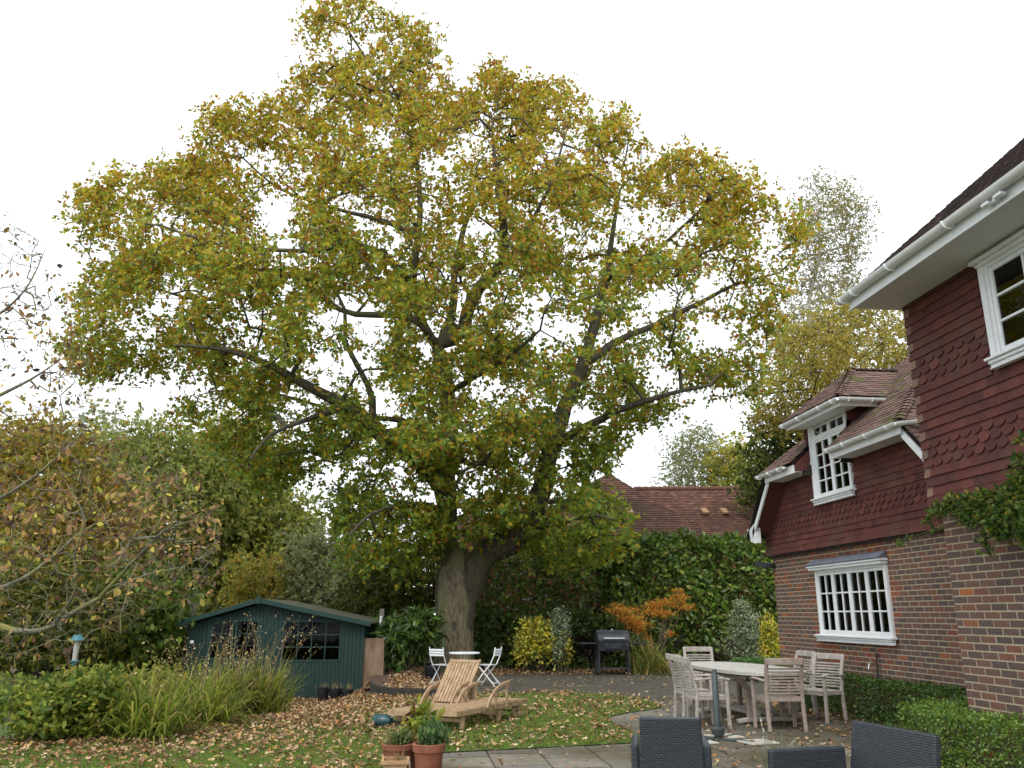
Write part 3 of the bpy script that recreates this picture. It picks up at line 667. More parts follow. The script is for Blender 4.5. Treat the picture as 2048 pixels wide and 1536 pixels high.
# ---- half-hipped wing roof
HP = math.radians(41); E2x, E2z = 6.60, 4.10; YA, YB = 10.42, 15.02; YR = (YA + YB) / 2; SL = math.radians(45); RZ = E2z + (YR - YA) * math.tan(SL); RX = E2x + (RZ - E2z) / math.tan(HP)
mb = MB(); o_ = .02
A_, B_, R_ = Vector((E2x, YA, E2z)), Vector((E2x, YB, E2z)), Vector((RX, YR, RZ))
lo = 1.1
hp = lambda y, z: (E2x + (z - E2z) / math.tan(HP), y, z)
mb.add([A_, B_, R_, (14, YR, RZ), (14, YA - lo, E2z - lo), (E2x + .04, YA - lo, E2z - lo), (14, YB + lo, E2z - lo), (E2x + .04, YB + lo, E2z - lo), hp(12.44, E2z), hp(12.44, 5.0), hp(13.74, E2z), hp(13.74, 5.0)],
       [(0, 8, 9, 2), (1, 2, 11, 10), (9, 11, 2), (0, 5, 4, 3, 2), (1, 2, 3, 6, 7)]); hb(mb, 'roof_deck', 'dark_timber')
sl_h = (RX - E2x) / math.cos(HP); nr_h = int(sl_h / .105)
def span_hip(r_):
    t = r_ * .105 / sl_h; return ((YR - YA) * t, (YB - YA) - (YR - YA) * t)
def hip_rows(r_):  # leave out what lies under the dormer
    return span_hip(r_)
roof_tiles((E2x - .04, YA, E2z + .0), (0, 1, 0), (math.cos(HP), 0, math.sin(HP)), nr_h, lambda r_: (span_hip(r_)[0], min(span_hip(r_)[1], 12.42 - YA + max(0, r_ * .105 - .9) * .9)), limit=90, jitter=.007)
roof_tiles((E2x - .04, YA, E2z + .0), (0, 1, 0), (math.cos(HP), 0, math.sin(HP)), nr_h, lambda r_: (max(span_hip(r_)[0], 13.78 - YA - max(0, r_ * .105 - .9) * .9), span_hip(r_)[1]), limit=0, jitter=.007)
nr_s = int((lo + YR - YA) / math.cos(SL) / .105)
roof_tiles((E2x + .03, YA - lo, E2z - lo), (1, 0, 0), (0, math.cos(SL), math.sin(SL)), nr_s, lambda r_: (max(0, (r_ * .105 * math.sin(SL) - lo) / math.tan(HP)), 4.5), limit=60, jitter=.007)
roof_tiles((E2x + .03, YB + lo, E2z - lo), (1, 0, 0), (0, -math.cos(SL), math.sin(SL)), nr_s, lambda r_: (max(0, (r_ * .105 * math.sin(SL) - lo) / math.tan(HP)), 3.0), jitter=.007)
def hip_line(p, q, nm='bonnet_tile', r=.085, lim=99):
    p, q = Vector(p), Vector(q); n_ = int((q - p).length / .11); d = (q - p).normalized(); sd_ = d.cross(Vector((0, 0, 1))).normalized(); upv = sd_.cross(d)
    mb = MB(); 
    for i in range(7):
        t = math.pi * (.12 + .76 * i / 6); mb.v += [tuple(Vector((math.cos(t) * r, -.02, math.sin(t) * r * .62 - .02))), tuple(Vector((math.cos(t) * r * .85, .17, math.sin(t) * r * .55 - .045)))]
    for i in range(6): mb.f.append((2 * i, 2 * i + 1, 2 * i + 3, 2 * i + 2))
    k = len(mb.v)
    mb.v += [tuple(Vector(v_) * .86) for v_ in mb.v[0:14:2]]; mb.f += [(2 * i, 2 * i + 2, k + i + 1, k + i) for i in range(6)]
    me = mb.mesh(nm); me.materials.append(MATS['rooftile_object']); R = Matrix((sd_, d, upv)).transposed().to_4x4()
    for i in range(n_):
        o = link(nm, me, None, None); o.parent = house; o.matrix_parent_inverse = INV.copy(); o.matrix_basis = Matrix.Translation(p + d * (i + .2) * .11 + upv * .035) @ R
hip_line(A_, R_); hip_line(B_, B_ + (R_ - B_) * .5)
gutter((E2x - .05, HOLE_D[0] - .05, E2z - .01), (E2x - .05, YA - .02, E2z - .01), clips=(.05, .3, .62, .9)); gutter((E2x - .05, YA - .02, E2z - .012), (E2x + .5, YA - .5, E2z - .02), clips=())
gutter((E2x - .05, YB + .15, E2z - .01), (E2x - .05, HOLE_D[1] + .28, E2z - .01), clips=(.1, .5, .85))
mb = MB(); mb.box((E2x + .02, YA + .02, E2z - .16), (E2x + .045, HOLE_D[0] - .01, E2z - .015)); hb(mb, 'fascia', 'white_paint', bev=.003); mb = MB(); mb.box((E2x + .02, HOLE_D[1] + .07, E2z - .16), (E2x + .045, YB - .02, E2z - .015)); hb(mb, 'fascia', 'white_paint', bev=.003)
mb = MB(); mb.box((E2x + .046, YA + .05, E2z - .14), (XF - .03, HOLE_D[0] - .02, E2z - .125)); hb(mb, 'soffit', 'soffit'); mb = MB(); mb.box((E2x + .046, HOLE_D[1] + .07, E2z - .14), (XF - .03, YB - .05, E2z - .125)); hb(mb, 'soffit', 'soffit')
def barge(y_top, y_bot, z_top, z_bot):
    m_ = MB(); h_ = .14; m_.prism([(E2x + .05, y_top, z_top), (E2x + .05, y_bot, z_bot), (E2x + .05, y_bot, z_bot - h_), (E2x + .05, y_top, z_top - h_)], (.03, 0, 0)); hb(m_, 'barge_board', 'white_paint', bev=.003)
    m_ = MB(); m_.prism([(E2x + .081, y_top, z_top - .04), (E2x + .081, y_bot, z_bot - .04), (E2x + .081, y_bot, z_bot - .06), (E2x + .081, y_top, z_top - .06)], (XF - E2x - .10, 0, 0)); hb(m_, 'verge_underside', 'walltile_island')
barge(YA + .08, YA - 1.0, E2z - .06, E2z - 1.12); barge(YB - .08, YB + .82, E2z - .06, E2z - .98)
mb = MB(); mb.prism([(E2x + .05, YB + .70, E2z - .84), (E2x + .05, YB + .98, E2z - .94), (E2x + .05, YB + .94, E2z - 1.18), (E2x + .05, YB + .70, E2z - 1.22)], (.12, 0, 0)); hb(mb, 'kneeler_box', 'white_paint', bev=.004)
gutter((E2x + .05, YB + 1.03, E2z - .92), (E2x + 2.5, YB + 1.03, E2z - .92))
# ---- dormer
DX, DZ, D0, D1, DR, DRZ, DRX = 6.62, 4.86, 11.98, 13.92, 12.95, 5.58, 7.46
backx = lambda z: E2x + (z - E2z) / math.tan(HP)
mb = MB(); e0, e1 = Vector((DX, D0, DZ)), Vector((DX, D1, DZ)); r0, r1 = Vector((DRX, DR, DRZ)), Vector((backx(DRZ) + .1, DR, DRZ)); b0, b1 = Vector((backx(DZ) + .1, D0, DZ)), Vector((backx(DZ) + .1, D1, DZ))
mb.add([e0, e1, r0, r1, b0, b1], [(0, 1, 2), (0, 2, 3, 4), (1, 5, 3, 2)]); hb(mb, 'dormer_deck', 'dark_timber')
fs_ = math.hypot(DRX - DX, DRZ - DZ); nrow = int(fs_ / .095)
roof_tiles((DX - .05, D0, DZ + .0), (0, 1, 0), (DRX - DX, 0, DRZ - DZ), nrow, lambda r_: (r_ / nrow * (DR - D0), (D1 - D0) - r_ / nrow * (DR - D0)), .095, limit=60, jitter=.006)
ss_ = math.hypot(DR - D0, DRZ - DZ); nrow2 = int(ss_ / .095)
roof_tiles((DX, D0 - .04, DZ + .0), (1, 0, 0), (0, DR - D0, DRZ - DZ), nrow2, lambda r_: (r_ / nrow2 * (DRX - DX), backx(DZ + r_ / nrow2 * (DRZ - DZ)) - DX), .095, limit=95, jitter=.006)
roof_tiles((DX, D1 + .04, DZ + .0), (1, 0, 0), (0, DR - D1, DRZ - DZ), nrow2, lambda r_: (r_ / nrow2 * (DRX - DX), backx(DZ + r_ / nrow2 * (DRZ - DZ)) - DX), .095, jitter=.006)
hip_line(e0, r0); hip_line(e1, r0)
hip_line(r0, r1, 'ridge_tile', .10)
gutter((DX - .05, D1 + .07, DZ - .03), (DX - .05, D0 - .07, DZ - .03), clips=(.06, .35, .72, .93)); gutter((DX - .05, D0 - .07, DZ - .03), (backx(DZ) - .02, D0 - .07, DZ - .03), clips=(.18, .62))
mb = MB(); mb.box((DX + .01, D0, DZ - .14), (DX + .032, D1, DZ - .03)); mb.box((DX + .033, D0, DZ - .14), (backx(DZ) - .08, D0 + .022, DZ - .03)); mb.box((DX + .033, D0 + .023, DZ - .115), (XF - .1, D1 - .02, DZ - .10)); hb(mb, 'dormer_fascia', 'white_paint', bev=.003)
# cheeks
for sgn, yy in ((-1, HOLE_D[0] - .02), (1, HOLE_D[1] + .02)):
    mb = MB(); mb.prism([(XF - .10, yy, 3.9), (XF - .10, yy, DZ - .10), (backx(DZ) + .05, yy, DZ - .10), (backx(DZ) - .7, yy, 3.9)], (0, sgn * .05, 0)); hb(mb, 'dormer_cheek', 'dark_timber')
for r_ in range(6):
    z = 4.13 + r_ * .12; x_ = XF - .12
    while x_ < backx(z) + .05:
        o = link('wall_tile', TM['plain'], None, None); o.parent = house; o.matrix_parent_inverse = INV.copy(); o.location = (x_ + (.08 if r_ % 2 else .0) + .06, HOLE_D[0] - .07, z - .02); o.rotation_euler = (0, 0, math.pi / 2); x_ += .165
    for s_ in (0,):
        o = link('wall_tile', TM['plain'], None, None); o.parent = house; o.matrix_parent_inverse = INV.copy(); o.location = (XF - .10, HOLE_D[1] + .17, z - .02)
# near block end: bell-cast verge shadow box, security lights, tap
def hpart(nm, mat, fn, **k): m_ = MB(); fn(m_); return hb(m_, nm, mat, **k)
hpart('security_light', 'black_plastic', lambda m_: (m_.box((XF - .10, YF - .12, 2.42), (XF, YF - .04, 2.50)), m_.bar((XF - .10, YF - .02, 2.47), (XF - .28, YF + .16, 2.52), .16, .11)), bev=.01)
hpart('wall_tap', 'steel', lambda m_: (m_.tube([(XF - .03, 12.55, .82), (XF - .14, 12.55, .82), (XF - .16, 12.55, .74)], .012, 8), m_.box((XF - .12, 12.51, .85), (XF - .10, 12.59, .865))))
hpart('tap_pipe', 'dark_timber', lambda m_: m_.tube([(XF - .03, 12.49, .98), (XF - .05, 12.49, .80), (XF - .05, 12.49, .3)], .012, 6))
FY = ray(1986, 403); FY = FY[1] / FY[0] * 4.80
hpart('floodlight', 'white_paint', lambda m_: (m_.box((EX - .05, FY - .03, EZ + .02), (EX - .002, FY + .03, EZ + .07)), m_.box((EX - .09, FY + .031, EZ + .015), (EX - .03, FY + .12, EZ + .05)), m_.box((EX - .09, FY - .13, EZ + .02), (EX - .03, FY - .031, EZ + .055))), bev=.008)

# =================================================================================== OAK
OD = 24.0
oak = thing('oak_tree', 'tall broad oak with yellowing autumn leaves rising behind the white bistro set', 'tree', tuple(W(908, 1340, OD).xy) + (0,))
OO = oak.location.copy()
def limb(pts, r0, r1, att=True):
    P = [W(px, py, OD + d) for px, py, d in pts]; n_ = len(P)
    if isinstance(r1, list): return (P, r1, att)
    return (P, [r0 + (r1 - r0) * (i / (n_ - 1)) ** .8 for i in range(n_)], att)
base = W(908, 1345, OD); base.z = 0
tr = [base] + [W(px, py, OD) for px, py in ((908, 1250), (906, 1170))]
limbs = [
    ([base, W(908, 1290, OD), W(907, 1220, OD), W(898, 1140, OD), W(892, 1050, OD), W(893, 950, OD), W(900, 850, OD), W(890, 760, OD), W(876, 690, OD)], [.40, .45, .47, .37, .30, .28, .26, .24, .22], None),
    limb([(918, 1235, 0), (938, 1165, -.05), (972, 1108, -.2), (1045, 1062, -.6), (1085, 975, -.6), (1105, 890, -.3), (1140, 790, 0), (1170, 720, .2), (1192, 640, .4), (1212, 560, .8), (1225, 470, 1), (1240, 380, 1)], .4, [.40, .41, .38, .34, .29, .25, .21, .18, .15, .12, .08, .04]),
    limb([(1105, 890, -.3), (1180, 850, -1), (1250, 815, -1.8), (1330, 790, -2.2), (1420, 770, -2.4)], .16, .04),
    limb([(1165, 730, .2), (1240, 680, .8), (1310, 650, 1.0), (1400, 605, 1.2), (1470, 570, 1.3), (1560, 545, 1.5)], .15, .035),
    limb([(1210, 565, .8), (1240, 535, .3), (1300, 510, 0), (1380, 440, -.4), (1440, 380, -.5)], .12, .03),
    limb([(876, 690, 0), (925, 665, 0), (935, 620, -.3), (960, 575, -.6), (1005, 525, -1), (1008, 460, -1.3), (1000, 400, -1.6), (990, 330, -1.8), (985, 240, -2)], .2, [.22, .21, .20, .19, .16, .13, .10, .07, .03]),
    limb([(1000, 530, -1), (1040, 500, -1.8), (1065, 440, -2.6), (1100, 370, -3), (1130, 270, -3)], .10, .03),
    limb([(880, 690, 0), (905, 620, 1), (910, 540, 1.4), (930, 450, 1.6), (960, 390, 1.8), (1010, 300, 2), (1030, 210, 2)], .17, .03),
    limb([(876, 700, 0), (845, 645, -.6), (825, 560, -1), (835, 480, -1.2), (840, 400, -1.2), (830, 310, -1), (800, 220, -.8), (740, 130, -.5), (690, 50, -.3)], .16, .03),
    limb([(895, 1000, 0), (860, 940, -.6), (800, 895, -1.2), (740, 850, -1.8), (690, 810, -2.2), (620, 775, -2.8), (540, 730, -3.2), (450, 700, -3.6), (350, 690, -4)], .3, [.27, .26, .24, .21, .17, .13, .09, .06, .03]),
    limb([(742, 850, -1.8), (745, 800, -1.2), (720, 740, -.8), (690, 680, -.6), (690, 620, -.4), (650, 540, -.2), (640, 450, 0)], .12, .03),
    limb([(690, 815, -2.2), (610, 840, -3), (540, 870, -3.6), (500, 920, -4)], .09, .03),
    limb([(890, 880, .2), (850, 860, 1.2), (800, 840, 2), (700, 830, 2.8), (600, 800, 3.2), (480, 770, 3.4)], .15, .03),
    limb([(850, 650, -.6), (800, 630, .8), (740, 630, 1.4), (680, 620, 1.8), (600, 560, 2.2), (520, 540, 2.4), (420, 600, 2.6), (320, 580, 2.8), (220, 560, 3)], .14, .03),
    limb([(826, 570, -1), (780, 520, -2), (720, 490, -2.6), (640, 500, -3), (560, 500, -3.2), (440, 490, -3.4), (320, 450, -3.4)], .13, .03),
    limb([(836, 470, -1.2), (760, 440, .4), (680, 420, 1), (600, 395, 1.4), (540, 365, 1.6), (460, 290, 1.6)], .10, .025),
    limb([(892, 1040, 0), (860, 1010, -1), (800, 1010, -2), (740, 1030, -2.8), (700, 1070, -3.2)], .08, .03),
    limb([(1045, 1058, -.8), (1110, 1050, -1.6), (1180, 1030, -2.2), (1230, 1040, -2.6)], .09, .03),
    limb([(900, 900, 0), (950, 930, -2), (990, 900, -3.2), (1040, 850, -4)], .10, .03),
    limb([(890, 790, 0), (940, 760, -2), (1010, 720, -3.4), (1080, 660, -4.4)], .11, .03),
    limb([(1300, 655, 1), (1370, 700, .6), (1440, 740, .4), (1520, 740, .2)], .07, .025)]
OUT = [(620, 20), (650, 0), (725, -10), (775, 35), (865, 60), (885, 125), (960, 150), (985, 122), (1030, 165), (1060, 172), (1080, 150), (1140, 142), (1190, 180), (1240, 210), (1262, 270), (1300, 290), (1350, 298), (1430, 320), (1515, 352), (1500, 420), (1545, 405), (1592, 410),
       (1615, 470), (1595, 560), (1545, 610), (1535, 690), (1560, 770), (1500, 785), (1450, 800), (1400, 800), (1350, 830), (1290, 850), (1230, 890), (1205, 940), (1180, 965), (1245, 1010), (1275, 1060), (1230, 1110), (1150, 1150), (1080, 1130), (1010, 1080), (960, 1110), (915, 1090), (880, 1120), (840, 1150), (760, 1150), (695, 1130),
       (690, 1080), (655, 985), (620, 940), (560, 965), (525, 1000), (490, 960), (480, 920), (400, 880), (330, 840), (370, 790), (300, 745), (200, 765), (160, 740), (120, 690), (118, 600), (180, 545), (140, 470), (158, 400), (225, 352), (300, 348), (370, 318), (420, 310), (385, 260), (440, 212), (515, 240), (540, 150), (620, 140), (608, 60)]
GAPS = [((560, 420), 55), ((660, 740), 55), ((730, 660), 45), ((625, 905), 26), ((800, 960), 40), ((1250, 430), 50), ((1080, 660), 45), ((640, 650), 30), ((1420, 560), 40), ((1400, 670), 45), ((1130, 930), 35), ((960, 960), 30), ((760, 800), 35), ((300, 660), 30), ((480, 640), 30), ((610, 340), 30), ((850, 420), 30), ((960, 450), 28), ((1300, 590), 28), ((430, 820), 28), ((1000, 790), 24), ((820, 1060), 20), ((905, 1065), 22), ((910, 560), 22), ((1320, 730), 28)]
def oak_w(q):
    w = np.ones(len(q))
    for (c_, r_) in GAPS: w = np.minimum(w, np.clip((np.hypot(q[:, 0] - c_[0], q[:, 1] - c_[1]) / (r_ * 1.3)) ** 3 * .9, .01, 1))
    f_ = np.sin(q[:, 0] / 31 + 1.7 * np.sin(q[:, 1] / 47)) + np.sin(q[:, 1] / 27 + 1.3 * np.sin(q[:, 0] / 53 + 1)); w *= np.clip(.66 + .36 * f_, .08, 1)
    w *= np.where((q[:, 1] > 700) & (q[:, 1] > 1250 - .9 * np.abs(q[:, 0] - 900)), .65, 1)
    return w
q = sample_poly(OUT, 3450, oak_w); ed = edgedist(q, OUT); hw = np.minimum(6.2, .5 + ed / 1720 * OD * 1.9); hw = np.where(q[:, 1] > 900, np.minimum(hw, 2.6), hw); hw *= .88
u_ = rng.random(len(q)); dD = (np.sign(u_ - .5) * np.abs(2 * u_ - 1) ** .55) * hw
pl_ = np.vstack([np.array([[px, py] for px, py in L_]) for L_ in ([(898, 1140), (892, 1050), (893, 950), (900, 850), (890, 760), (876, 690), (925, 660), (940, 600), (1005, 525), (1005, 420)], [(945, 1130), (1050, 1055), (1090, 950), (1110, 880)], [(895, 1000), (800, 895), (740, 850), (690, 810), (620, 775)], [(1110, 890), (1180, 850), (1260, 812)], [(1165, 730), (1192, 640), (1212, 560), (1225, 470)], [(1310, 650), (1400, 605), (1470, 570)], [(845, 645), (740, 635), (660, 600)], [(1240, 535), (1300, 510), (1380, 440)])])
dl = np.min([edgedist(q, [pl_[i], pl_[i + 1]]) for i in range(len(pl_) - 1) if np.hypot(*(pl_[i + 1] - pl_[i])) < 130], axis=0)
kp = ~((q[:, 0] > 850) & (q[:, 0] < 1040) & (q[:, 1] > 1085) & (dD < 1.5) & (rng.random(len(q)) < .8)) & ~((q[:, 1] < 790) & (dl < 34) & (dD < .8) & (rng.random(len(q)) < .5)); q, dD = q[kp], dD[kp]
AT = Wn(q, OD + dD)
LOW = sample_poly([(640, 900), (720, 860), (850, 840), (1000, 830), (1120, 860), (1200, 900), (1180, 960), (1260, 1030), (1240, 1090), (1120, 1120), (1010, 1060), (930, 1080), (860, 1090), (760, 1140), (700, 1120), (660, 1000)], 90); AT = np.vstack([AT, Wn(LOW, OD - rng.uniform(.5, 2.6, len(LOW)))])
PA, par, rad, tips = grow(limbs, AT, .4, .13, .04)
nman = sum(1 for r_ in rad if r_ > 0)
bme = branch_mesh('branches', PA - np.array(OO), par, [0 if i == 0 else r_ for i, r_ in enumerate(rad)], tips, .0125, .46, .12)
# trunk of its own, with root flare and a fluted section
mb = MB(); n_ = 36; zs = [0, .08, .2, .45, .9, 1.5, 2.2, 2.6, 3.0, 3.35, 3.6]; vs = []; tc_ = Vector((OO.x, OO.y, 0))
for k, z in enumerate(zs):
    fl = 1 + .55 * math.exp(-z / .22); ctr = np.array([0.0, 0.0]); top_ = max(.3, 1 - max(0, z - 2.2) ** 1.6 * .32); rx = .50 * (1 if z < 1.6 else 1 + .12 * (min(z, 2.7) - 1.6)) * top_; ry = .50 * top_; 
    for j in range(n_):
        t = 2 * math.pi * j / n_; f_ = 1 + .045 * math.sin(5 * t + z * .5) + .03 * math.sin(9 * t + 1 - z * .4) + (.12 * math.sin(6 * t + .7) if z < .3 else 0) * (1 - z / .3)
        vs.append((math.cos(t) * rx * fl * f_, math.sin(t) * ry * fl * f_, z - .08))
fs = [(i * n_ + j, i * n_ + (j + 1) % n_, (i + 1) * n_ + (j + 1) % n_, (i + 1) * n_ + j) for i in range(len(zs) - 1) for j in range(n_)]; mb.add(vs, fs)
link('trunk', mb.mesh('trunk', True), 'oak_bark', oak)
link('branches', bme, 'oak_limb', oak)
PAL_OAK = np.array([(.24, .33, .045), (.33, .37, .04), (.48, .41, .038), (.62, .43, .035), (.58, .28, .035), (.37, .155, .04), (.19, .31, .07)])
def oakcol(P, Rc):  # low leaves turn greener, their greens also brightened to offset shade from above
    n_ = len(P); z = P[:, 2]; h = np.clip((z - 3.5) / 11, 0, 1)
    fr_ = np.sin(Rc[:, 0] * .9 + 1.3) * .5 + np.sin(Rc[:, 1] * .7 + Rc[:, 2] * .8) * .5 + rng.standard_normal(n_) * .25
    wg = np.stack([1.0 - .65 * h, .8 - .1 * h, .35 + .5 * h, .12 + .55 * h + .16 * fr_, .05 + .5 * h + .16 * fr_, .05 + .32 * h + .12 * fr_, .9 - .9 * h], 1).clip(.01); wg /= wg.sum(1, keepdims=True)
    i_ = (np.cumsum(wg, 1) < rng.random((n_, 1))).sum(1).clip(0, 6)
    return np.clip(PAL_OAK[i_] * (1 + .2 * rng.standard_normal((n_, 1))), .004, .6)
TP = PA[tips]
# leaf sprays also along the finer branches
thin = np.array([i for i in range(len(PA)) if rad[i] == 0]); pickn = PA[rng.choice(thin, int(len(thin) * .22), replace=False)]
T2 = np.vstack([TP, pickn]) - np.array(OO)
me = clump_leaves('foliage', T2, .128, 9, 7, .26, None, LEAF2, .75, .9, lambda P, R: oakcol(P + np.array(OO), R))
link('foliage', me, 'leaf', oak)
print('oak tips', len(tips), 'nodes', len(PA), 'leaf faces', len(me.polygons))

# =================================================================================== OTHER TREES
def tree(name, label, group, poly, D, depth, n, per, ros, leaf, spread, pal, trunk_px, r0, bark='dark_bark', tmpl=LEAF2, mat='leaf', flat=.8, up=.7, droop=0.0, limbs_px=None, weight=None, cat='tree', rt=.012, step=.7, jit=.12, lift=.04, rmax=.12, extra=0.0):
    """trunk, branches and foliage; trunk_px: pixel x of the trunk"""
    poly = np.array(poly, float); top = poly[:, 1].min(); bot = poly[:, 1].max(); b = W(trunk_px, 1300, D); gzv = float(gz(b.x, b.y)); b = Vector((b.x, b.y, gzv - .05))
    root = thing(name, label, cat, b, 0, group); O = np.array(b)
    hs_ = [W(trunk_px + rng.normal(0, 8), bot + (top - bot) * t, D + rng.normal(0, .2)) for t in (.12, .35, .6, .85)]; hs_[0].z = max(hs_[0].z, b.z + 1.2)
    lim = [([b] + hs_, [r0, r0 * .8, r0 * .6, r0 * .38, r0 * .12], None)]
    for lp in (limbs_px or []): lim.append(([W(px, py, D + d) for px, py, d in lp[0]], [lp[1] + (lp[2] - lp[1]) * i / (len(lp[0]) - 1) for i in range(len(lp[0]))], True))
    q = sample_poly(poly, n, weight); ed = edgedist(q, poly); hw = np.minimum(depth, .25 + ed / 1720 * D * 1.5); u_ = rng.random(n); A = Wn(q, D + np.sign(u_ - .5) * np.abs(2 * u_ - 1) ** .6 * hw)
    A[:, 2] = np.maximum(A[:, 2], b.z + .15)
    PA, par, rad, tips = grow(lim, A, step, jit, lift)
    link('trunk' if not limbs_px else 'branches', branch_mesh('branches', PA - O, par, rad, tips, rt, .45, rmax), bark, root)
    T = PA[tips] - O
    if extra: th = np.array([i for i in range(len(PA)) if rad[i] == 0]); T = np.vstack([T, PA[rng.choice(th, int(len(th) * extra), replace=False)] - O])
    link('foliage', clump_leaves('foliage', T, leaf, per, ros, spread, pal, tmpl, flat, up, None, droop), mat, root)
    return root
OLV = [((.26, .29, .06), 3), ((.37, .37, .07), 3), ((.48, .43, .08), 2), ((.56, .38, .075), 1)]
ORG = [((.30, .27, .04), 3), ((.45, .32, .045), 3), ((.48, .25, .04), 2), ((.30, .15, .04), 1)]
GRN = [((.21, .26, .06), 4), ((.29, .33, .08), 3), ((.40, .40, .105), 2), ((.48, .37, .11), .6)]
DGN = [((.055, .085, .02), 4), ((.085, .12, .028), 3), ((.13, .155, .035), 1)]
PALE = [((.27, .30, .16), 3), ((.34, .36, .20), 2), ((.40, .37, .21), 1)]  # far-tree greens, paled and greyed to put distance haze into the colour
GB = 'trees beyond the garden'
tree('far_tree', 'pale feathery conifer top showing over the green trees', GB, [(170, 850), (205, 822), (235, 850), (270, 900), (300, 1000), (290, 1200), (150, 1200), (150, 920)], 62, 3, 130, 14, 5, .34, 1.1, PALE, 215, .25, step=1.4)
tree('far_tree', 'broad mid green tree standing beyond the lichened tree', GB, [(210, 930), (250, 880), (310, 860), (350, 880), (420, 870), (440, 960), (440, 1260), (190, 1280), (170, 1050)], 40, 4, 330, 24, 6, .21, .7, GRN, 320, .3, step=1.2)
tree('far_tree', 'tall green tree with brown tinged side rising behind the green shed', GB, [(400, 900), (440, 850), (500, 850), (540, 880), (560, 960), (600, 1010), (615, 1080), (625, 1180), (560, 1240), (400, 1250)], 44, 4, 380, 24, 6, .21, .75, OLV[:3] + GRN[:2], 505, .35, step=1.2)
tree('far_tree', 'small orange tree peeping over the shed roof', GB, [(470, 1130), (520, 1120), (570, 1130), (590, 1180), (560, 1230), (470, 1235)], 34, 1.5, 60, 18, 5, .15, .45, OLV + ORG[:2], 530, .12, step=.8)
tree('far_tree', 'russet edged tree between the tall green tree and the grey bush', GB, [(560, 1070), (590, 1040), (615, 1060), (630, 1120), (620, 1200), (560, 1220)], 50, 2, 60, 14, 5, .30, .8, ORG + OLV, 595, .2, step=1.2)
tree('far_tree', 'bright orange and olive tree behind the lichened tree, beside the feeder', GB, [(-60, 860), (20, 838), (90, 845), (150, 880), (210, 940), (230, 1040), (210, 1180), (-60, 1240)], 26, 3, 300, 22, 6, .15, .5, ORG + OLV[:2], 60, .25, step=.9)
tree('weeping_shrub', 'drooping green willow-like shrub left of the shed', None, [(190, 1180), (240, 1130), (310, 1130), (345, 1200), (350, 1300), (330, 1345), (190, 1345)], 22, 1.6, 150, 16, 6, .16, .34, [((.13, .20, .03), 3), ((.19, .26, .04), 3), ((.08, .13, .025), 2)], 265, .08, droop=1.1, up=.2, cat='shrub', step=.5)
tree('far_tree', 'yellow-green bush under the lichened tree branches', GB, [(-40, 1150), (60, 1130), (180, 1160), (230, 1220), (230, 1330), (-40, 1345)], 20, 1.5, 170, 15, 5, .13, .33, [((.22, .21, .03), 3), ((.13, .15, .03), 3), ((.07, .10, .02), 2)], 90, .08, step=.5)
tree('grey_bush', 'soft grey-green bush behind the shed roof ridge', None, [(590, 1130), (620, 1085), (680, 1075), (730, 1100), (770, 1130), (780, 1260), (580, 1260)], 34, 3, 220, 16, 6, .17, .5, [((.30, .33, .15), 3), ((.37, .38, .19), 2), ((.22, .26, .10), 2)], 680, .14, step=.8, cat='bush')
tree('yew_bush', 'dark fine-leaved bush between the shed and the oak trunk', None, [(705, 1180), (740, 1120), (800, 1100), (860, 1105), (890, 1140), (895, 1300), (700, 1300)], 29, 2.2, 260, 18, 6, .13, .38, [((.12, .15, .025), 3), ((.17, .19, .035), 2), ((.08, .10, .02), 2)], 800, .14, step=.6, droop=.6, cat='bush')
# birches and yellow trees behind the house
BP = [((.30, .26, .08), 3), ((.22, .21, .07), 3), ((.38, .29, .08), 2), ((.15, .16, .06), 1)]
tree('birch_tree', 'tall slender birch with thin yellow leaves behind the house roof', None, [(1590, 420), (1620, 350), (1665, 345), (1700, 370), (1750, 420), (1745, 460), (1715, 540), (1720, 620), (1700, 700), (1560, 760), (1540, 700), (1560, 620), (1600, 560)], 40, 2.6, 420, 13, 5, .105, .36, BP, 1635, .20, 'birch_bark', droop=.5, step=.8, rt=.017, rmax=.08)
tree('yellow_tree', 'dense yellow-leaved tree filling the gap above the dormer', None, [(1520, 760), (1560, 680), (1600, 640), (1680, 610), (1780, 600), (1830, 640), (1830, 800), (1760, 850), (1600, 860), (1510, 880)], 31, 3.0, 480, 15, 6, .10, .36, [((.45, .37, .07), 3), ((.34, .31, .06), 3), ((.54, .40, .07), 2), ((.22, .23, .055), 1)], 1660, .18, step=.8, rmax=.08)
tree('dark_tree', 'dark green tree low behind the wing gutter', None, [(1500, 900), (1530, 850), (1600, 830), (1640, 850), (1640, 1000), (1500, 1000)], 34, 2, 120, 14, 6, .18, .5, DGN + OLV[:1], 1570, .15, step=.9)
tree('birch_tree', 'pale drooping birch standing over the neighbouring roof', None, [(1350, 890), (1385, 858), (1430, 862), (1445, 920), (1440, 990), (1330, 990), (1325, 960)], 62, 2, 170, 16, 5, .15, .6, PALE + [((.24, .24, .06), 3)], 1390, .14, 'birch_bark', droop=.8, step=1.2)
tree('far_tree', 'olive tree between the pale birch and the house wing', GB, [(1440, 920), (1465, 885), (1500, 895), (1530, 930), (1530, 1000), (1430, 1000)], 60, 2, 90, 12, 5, .28, .8, OLV, 1480, .2, step=1.2)

